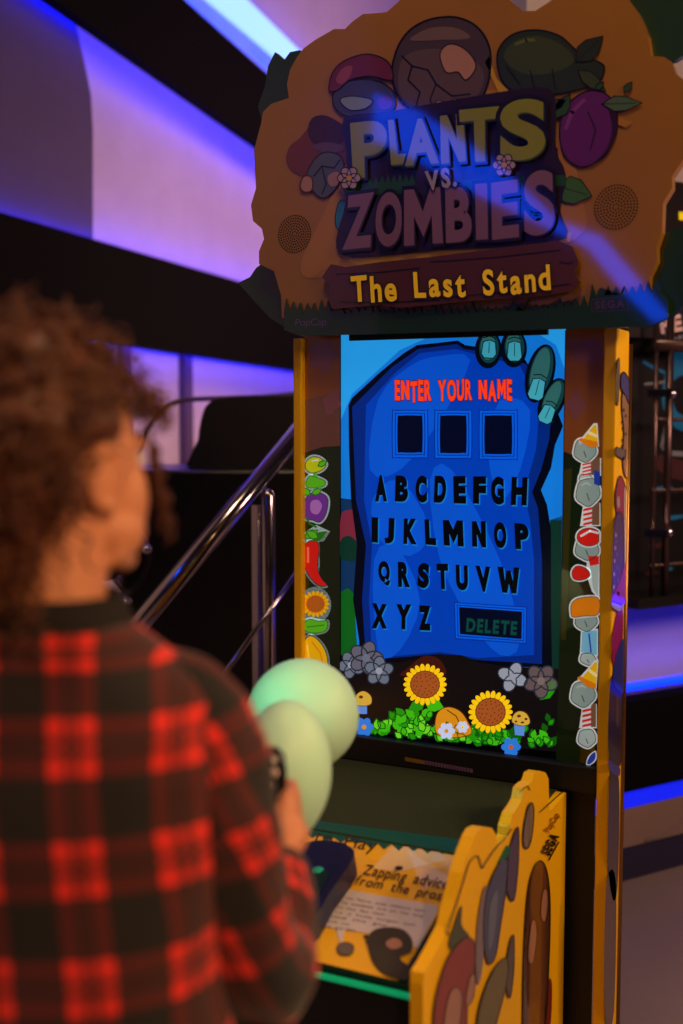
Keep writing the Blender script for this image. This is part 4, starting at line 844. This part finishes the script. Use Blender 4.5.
# ---- shirt
def plaid():
    m_ = bpy.data.materials.new('red_black_plaid_flannel'); m_.use_nodes = True; nt = m_.node_tree; b = nt.nodes['Principled BSDF']; N_ = nt.nodes.new; Lk = nt.links.new
    uv = N_('ShaderNodeUVMap'); uv.uv_map = 'UVMap'; sp = N_('ShaderNodeSeparateXYZ'); Lk(uv.outputs[0], sp.inputs[0])
    def stripes(out):
        fr_ = N_('ShaderNodeMath'); fr_.operation = 'FRACT'; Lk(out, fr_.inputs[0]); rp = N_('ShaderNodeValToRGB'); Lk(fr_.outputs[0], rp.inputs[0]); cr = rp.color_ramp; cr.interpolation = 'LINEAR'
        stops = [(0, 0), (.02, 1), (.16, 1), (.18, .12), (.215, .12), (.235, .8), (.27, .8), (.29, .12), (.325, .12), (.345, 1), (.485, 1), (.505, 0), (1, 0)]
        cr.elements[0].position = 0; cr.elements[0].color = (0, 0, 0, 1); cr.elements[1].position = 1; cr.elements[1].color = (0, 0, 0, 1)
        for p_, v in stops[1:-1]: e_ = cr.elements.new(p_); e_.color = (v, v, v, 1)
        return rp.outputs[0]
    A_, B_ = stripes(sp.outputs[0]), stripes(sp.outputs[1])
    ad = N_('ShaderNodeMath'); ad.operation = 'ADD'; Lk(A_, ad.inputs[0]); Lk(B_, ad.inputs[1]); hf = N_('ShaderNodeMath'); hf.operation = 'MULTIPLY'; hf.inputs[1].default_value = .5; Lk(ad.outputs[0], hf.inputs[0])
    rp = N_('ShaderNodeValToRGB'); Lk(hf.outputs[0], rp.inputs[0]); cr = rp.color_ramp; cr.elements[0].color = (.006, .005, .005, 1); cr.elements[1].color = (.78, .022, .012, 1)
    e_ = cr.elements.new(.5); e_.color = (.085, .006, .006, 1)
    no = N_('ShaderNodeTexNoise'); no.inputs['Scale'].default_value = 220; mx = N_('ShaderNodeMix'); mx.data_type = 'RGBA'; mx.blend_type = 'MULTIPLY'; mx.inputs['Factor'].default_value = .35
    Lk(rp.outputs[0], mx.inputs['A']); Lk(no.outputs['Color'], mx.inputs['B']); Lk(mx.outputs['Result'], b.inputs['Base Color']); b.inputs['Roughness'].default_value = .9
    b.inputs['Sheen Weight'].default_value = .15
    return m_
PL = plaid()
from mathutils import noise
def loft(rings, m_, uvs, closed_ring=True, nse=.006, seed=0):
    """rings of points joined to a cloth tube with its own weave coordinates"""
    mb = MB(); n = len(rings[0]); V = []; F = []
    for i, R_ in enumerate(rings):
        for k, p in enumerate(R_):
            nn = noise.noise(p*9 + Vector((seed, 0, 0))) + .5*noise.noise(p*24 + Vector((0, seed, 0)))
            c_ = sum(R_, Vector())/n; V.append(p + (p-c_).normalized()*nse*nn)
    for i in range(len(rings)-1):
        for k in range(n-1): F.append((i*n+k, i*n+k+1, (i+1)*n+k+1, (i+1)*n+k))
    mb.add(V, F, m_, True)
    for i in range(len(rings)):
        for k in range(n): mb.uv[i*n+k] = uvs(i, k)
    return mb
def ring(c, rx, ry, n=56, p=2.4, tilt=0):     # superellipse, seam at the front
    out = []
    for k in range(n+1):
        a = math.pi/2 + 2*math.pi*k/n; ca, sa = math.cos(a), math.sin(a)
        x = rx*math.copysign(abs(ca)**(2/p), ca); y = ry*math.copysign(abs(sa)**(2/p), sa)
        out.append(B3(c[0]+x, c[1]+y, c[2] + tilt*x))
    return out
prof = [(.78, .185, .135), (.86, .188, .135), (.95, .180, .128), (1.03, .174, .122), (1.10, .175, .122), (1.16, .178, .122), (1.205, .180, .118), (1.240, .178, .110), (1.268, .168, .100), (1.290, .150, .090), (1.308, .124, .082), (1.326, .098, .074), (1.342, .078, .068)]
fine = []
for i in range(len(prof)-1):
    for j in range(3):
        t = j/3; fine.append(tuple(prof[i][a]*(1-t)+prof[i+1][a]*t for a in range(3)))
fine.append(prof[-1])
rings = [ring((0, -.005, z), rx, ry) for z, rx, ry in fine]
acc = [0]
for i in range(1, len(fine)): acc.append(acc[-1] + math.hypot(fine[i][0]-fine[i-1][0], fine[i][1]-fine[i-1][1]))
def tuv(i, k):
    u = (rings[i][k]-O).dot(RT); back = math.sin(math.pi/2 + 2*math.pi*k/56)
    return ((u + (.0 if back < 0 else .05))/.092 + .62 + (acc[i]-.3)*.8, acc[i]/.112 + .1)
tm = loft(rings, PL, tuv, nse=.009)
so = tm.build('shirt', woman)
def thick(o, t):
    s_ = o.modifiers.new('cloth', 'SOLIDIFY'); s_.thickness = t; s_.offset = 1
thick(so, .002)
def limb(chain, m_, name, parent, per=(.085, .10), n=36, seed=3, nse=.012, twist=0, wrap=1.0):
    ch = blend(chain, 6); pts = [B3(*c[:3]) for c in ch]; rr = []; up = None; L_ = 0; ls_ = []
    for i, p in enumerate(pts):
        t = (pts[min(i+1, len(pts)-1)] - pts[max(i-1, 0)]).normalized()
        if up is None: up = (FH - t*FH.dot(t)).normalized()
        up = (up - t*up.dot(t)).normalized(); sd = t.cross(up); rr.append([p + (up*math.cos(a)+sd*math.sin(a))*ch[i][3] for a in [2*math.pi*k/n for k in range(n+1)]])
        if i: L_ += (pts[i]-pts[i-1]).length
        ls_.append(L_)
    o = loft(rr, m_, lambda i, k: (k/n*.36/per[0]*wrap + twist*ls_[i], ls_[i]/per[1] + .3), nse=nse, seed=seed).build(name, parent)
    thick(o, .002); return o
SL = [(.095, 0, 1.288, .028), (.128, .0, 1.268, .050), (.150, .0, 1.228, .061), (.163, .003, 1.16, .058), (.184, .010, 1.06, .056), (.206, .03, .970, .056), (.214, .075, .952, .052), (.219, .13, .980, .046), (.222, .172, 1.000, .039), (.223, .200, 1.011, .034)]
limb(SL, PL, 'sleeve', so, twist=3.2)
LS = [(-x, y, z, r) for x, y, z, r in SL[:5]] + [(-.246, .01, .965, .060), (-.245, .06, .950, .054), (-.235, .12, .955, .047), (-.215, .165, .958, .040), (-.204, .19, .96, .035)]
limb(LS, PL, 'sleeve', so, seed=8)
# collar: black hood lining rolled round the neck
cr_ = [ring((.0, .0, z), rx, ry, 40, 2.1) for z, rx, ry in ((1.325, .088, .074), (1.345, .082, .070), (1.372, .072, .064), (1.366, .066, .058), (1.335, .064, .056))]
o = loft(cr_, mat('black_collar_cloth', (24, 20, 22), .95), lambda i, k: (0, 0), nse=.005).build('collar', so)
JE = mat('dark_denim', (34, 42, 66), .9, bump=.2, bscale=300)
hp = [ring((0, 0, z), rx, ry, 48, 2.2) for z, rx, ry in ((.99, .15, .105), (.93, .165, .118), (.86, .175, .125), (.80, .172, .12))]
tr = loft(hp, JE, lambda i, k: (0, 0), nse=.004).build('trousers', woman); thick(tr, .002)
for sx in (-1, 1):
    limb([(.088*sx, 0, .84, .098), (.095*sx, .01, .68, .088), (.095*sx, .015, .46, .068), (.097*sx, 0, .28, .062), (.1*sx, -.01, .10, .056)], JE, 'trouser_leg', tr, nse=.006)
    MB().tube([B3(.1*sx, -.055, .045), B3(.1*sx, -.02, .052), B3(.105*sx, .09, .046), B3(.11*sx, .17, .034), B3(.112*sx, .205, .028)], [.03, .044, .044, .036, .018], mat('white_sneaker', (190, 186, 184), .6), 16).build('shoe', woman)
# ---- curly hair
HR = mat('brown_curly_hair', (82, 44, 25), .5, vary=.5, scale=30)
hb = MB(); HHC = B3(-.020, .0, 1.520)
def lump(u, q):
    v = u.x*RT + u.y*FH + u.z*Z; ss = lambda a, lo, hi: max(0, min(1, (a-lo)/(hi-lo)))
    cut = max(ss(v.dot(sdir), .25, .6)*ss(-u.z, -.12, .08)*ss(v.dot(fdir), -.28, -.02), ss(v.dot(fdir), .35, .7)*ss(-u.z, -.5, -.25))
    return q*(1 - .36*cut + .07*noise.noise(u*4.2) + .05*noise.noise(u*9))
hb.ball(HHC, (.108, .112, .120), HR, 40, 28, Matrix((RT, FH, Z)).transposed(), lump)
hb.ball(B3(-.052, -.035, 1.430), (.090, .085, .088), HR, 28, 18, None, lump)
rnd = random.Random(4)
def curl(start, dirn, L_, amp, r, turns):
    dirn = dirn.normalized(); e1_ = dirn.orthogonal().normalized(); e2_ = dirn.cross(e1_); pts = []; n = int(turns*7)+2; ph = rnd.uniform(0, 6)
    for i in range(n):
        t = i/(n-1); a_ = ph + t*turns*2*math.pi
        pts.append(start + dirn*L_*t + Z*(-.25*L_*t*t) + (e1_*math.cos(a_)+e2_*math.sin(a_))*amp*min(1, t*4))
    hb.tube(pts, [r*(1-.5*i/(n-1)) for i in range(n)], HR, 5)
cnt = 0
while cnt < 620:
    u = Vector((rnd.gauss(0, 1), rnd.gauss(0, 1), rnd.gauss(0, 1))).normalized()
    v = u.x*RT + u.y*FH + u.z*Z
    # keep the face, ear and jaw free
    if v.dot(fdir) > .50 and u.z < .45: continue
    if v.dot(sdir) > .30 and u.z < .08 and v.dot(fdir) > -.2: continue
    p = HHC + RT*u.x*.102 + FH*u.y*.106 + Z*u.z*.114
    if u.z < -.5: p += B3(-.045, -.02, 0) - O
    curl(p, v + Z*rnd.uniform(-.7, .25) + RT*rnd.uniform(-.6, .4), rnd.uniform(.03, .062), rnd.uniform(.005, .009), rnd.uniform(.0018, .0030), rnd.uniform(1.5, 3)); cnt += 1
for k in range(34):
    t = rnd.random(); st_ = HP(rnd.uniform(.0, .075), .055 + .03*rnd.random(), .075 + .02*rnd.random())
    curl(st_, RT*rnd.uniform(.0, .35) - Z*rnd.uniform(.2, 1.1) + fdir*rnd.uniform(.1, .4), rnd.uniform(.025, .045), rnd.uniform(.004, .008), .0018, 2.5)
for k in range(9):
    st_ = HP(.05, .085, .045 - k*.002); curl(st_, RT*.2 - Z*rnd.uniform(.7, 1.3), rnd.uniform(.06, .10), .006, .0015, 4)
for k in range(50):
    st_ = B3(rnd.uniform(-.12, .02), rnd.uniform(-.11, -.06), rnd.uniform(1.36, 1.46)); curl(st_, -Z + RT*rnd.uniform(-.3, .3) - FH*.2, rnd.uniform(.03, .06), .007, .0025, 2)
hb.build('hair', woman)
# ---- controller in the hand
ct = MB(); cc = B3(.208, .283, 1.066); BP = mat('glossy_black_plastic', (14, 13, 15), .2)
ct.tube([cc - Z*.055 + FH*.004, cc - Z*.03, cc, cc + Z*.035, cc + Z*.058, cc + Z*.066], [.012, .017, .018, .019, .016, .008], BP, 20)
co = ct.build('game_controller'); tag(co, 'glossy black hand controller gripped in the right hand of the person', 'controller')
MB().ball(cc + Z*.040 - FH*.018 + RT*.004, (.006, .003, .006), mat('pale_button', (214, 196, 190), .3)).build('button', co)
MB().ball(cc + Z*.024 - FH*.018 + RT*.001, (.005, .003, .005), mat('pale_button', 0)).build('button', co)
# ---- balloons
BL = mat('mint_latex', (190, 242, 214), .48, vary=.03, sss=.5, ior=1.5)
def balloon(cx_, cy_, dep, rx, rz, label, lean):
    c_ = at(cx_, cy_, dep); b_ = empty('balloon', c_, label, 'balloon', None)
    def fn(u, q):
        if u.z < 0: q.x *= 1 - .16*u.z*u.z; q.y *= 1 - .16*u.z*u.z
        return q
    R3 = Matrix.Rotation(lean, 3, FH)
    MB().ball(c_, (rx, rx, rz), BL, 48, 32, R3, fn).build('latex_skin', b_)
    k = c_ + R3 @ Vector((0, 0, -rz))
    MB().tube([k + Z*.006, k - Z*.004, k - Z*.008, k - Z*.016], [.008, .004, .005, .010], BL, 14).build('knot', b_)
    e_ = cc + Z*.06; mid = (k+e_)/2 - Z*.02
    MB().tube([k - Z*.012, k*.7+mid*.3 - Z*.01, mid, e_*.7+mid*.3, e_], .0009, mat('white_string', (190, 190, 180), .6), 6).build('string', b_)
balloon(302.5, 716.5, 2.02, .0965, .099, 'mint green balloon at the back, lit teal by an added spot', .12)
balloon(284.5, 774, 1.72, .0690, .1090, 'pale mint egg-shaped balloon in front, just beyond the hand', .06)
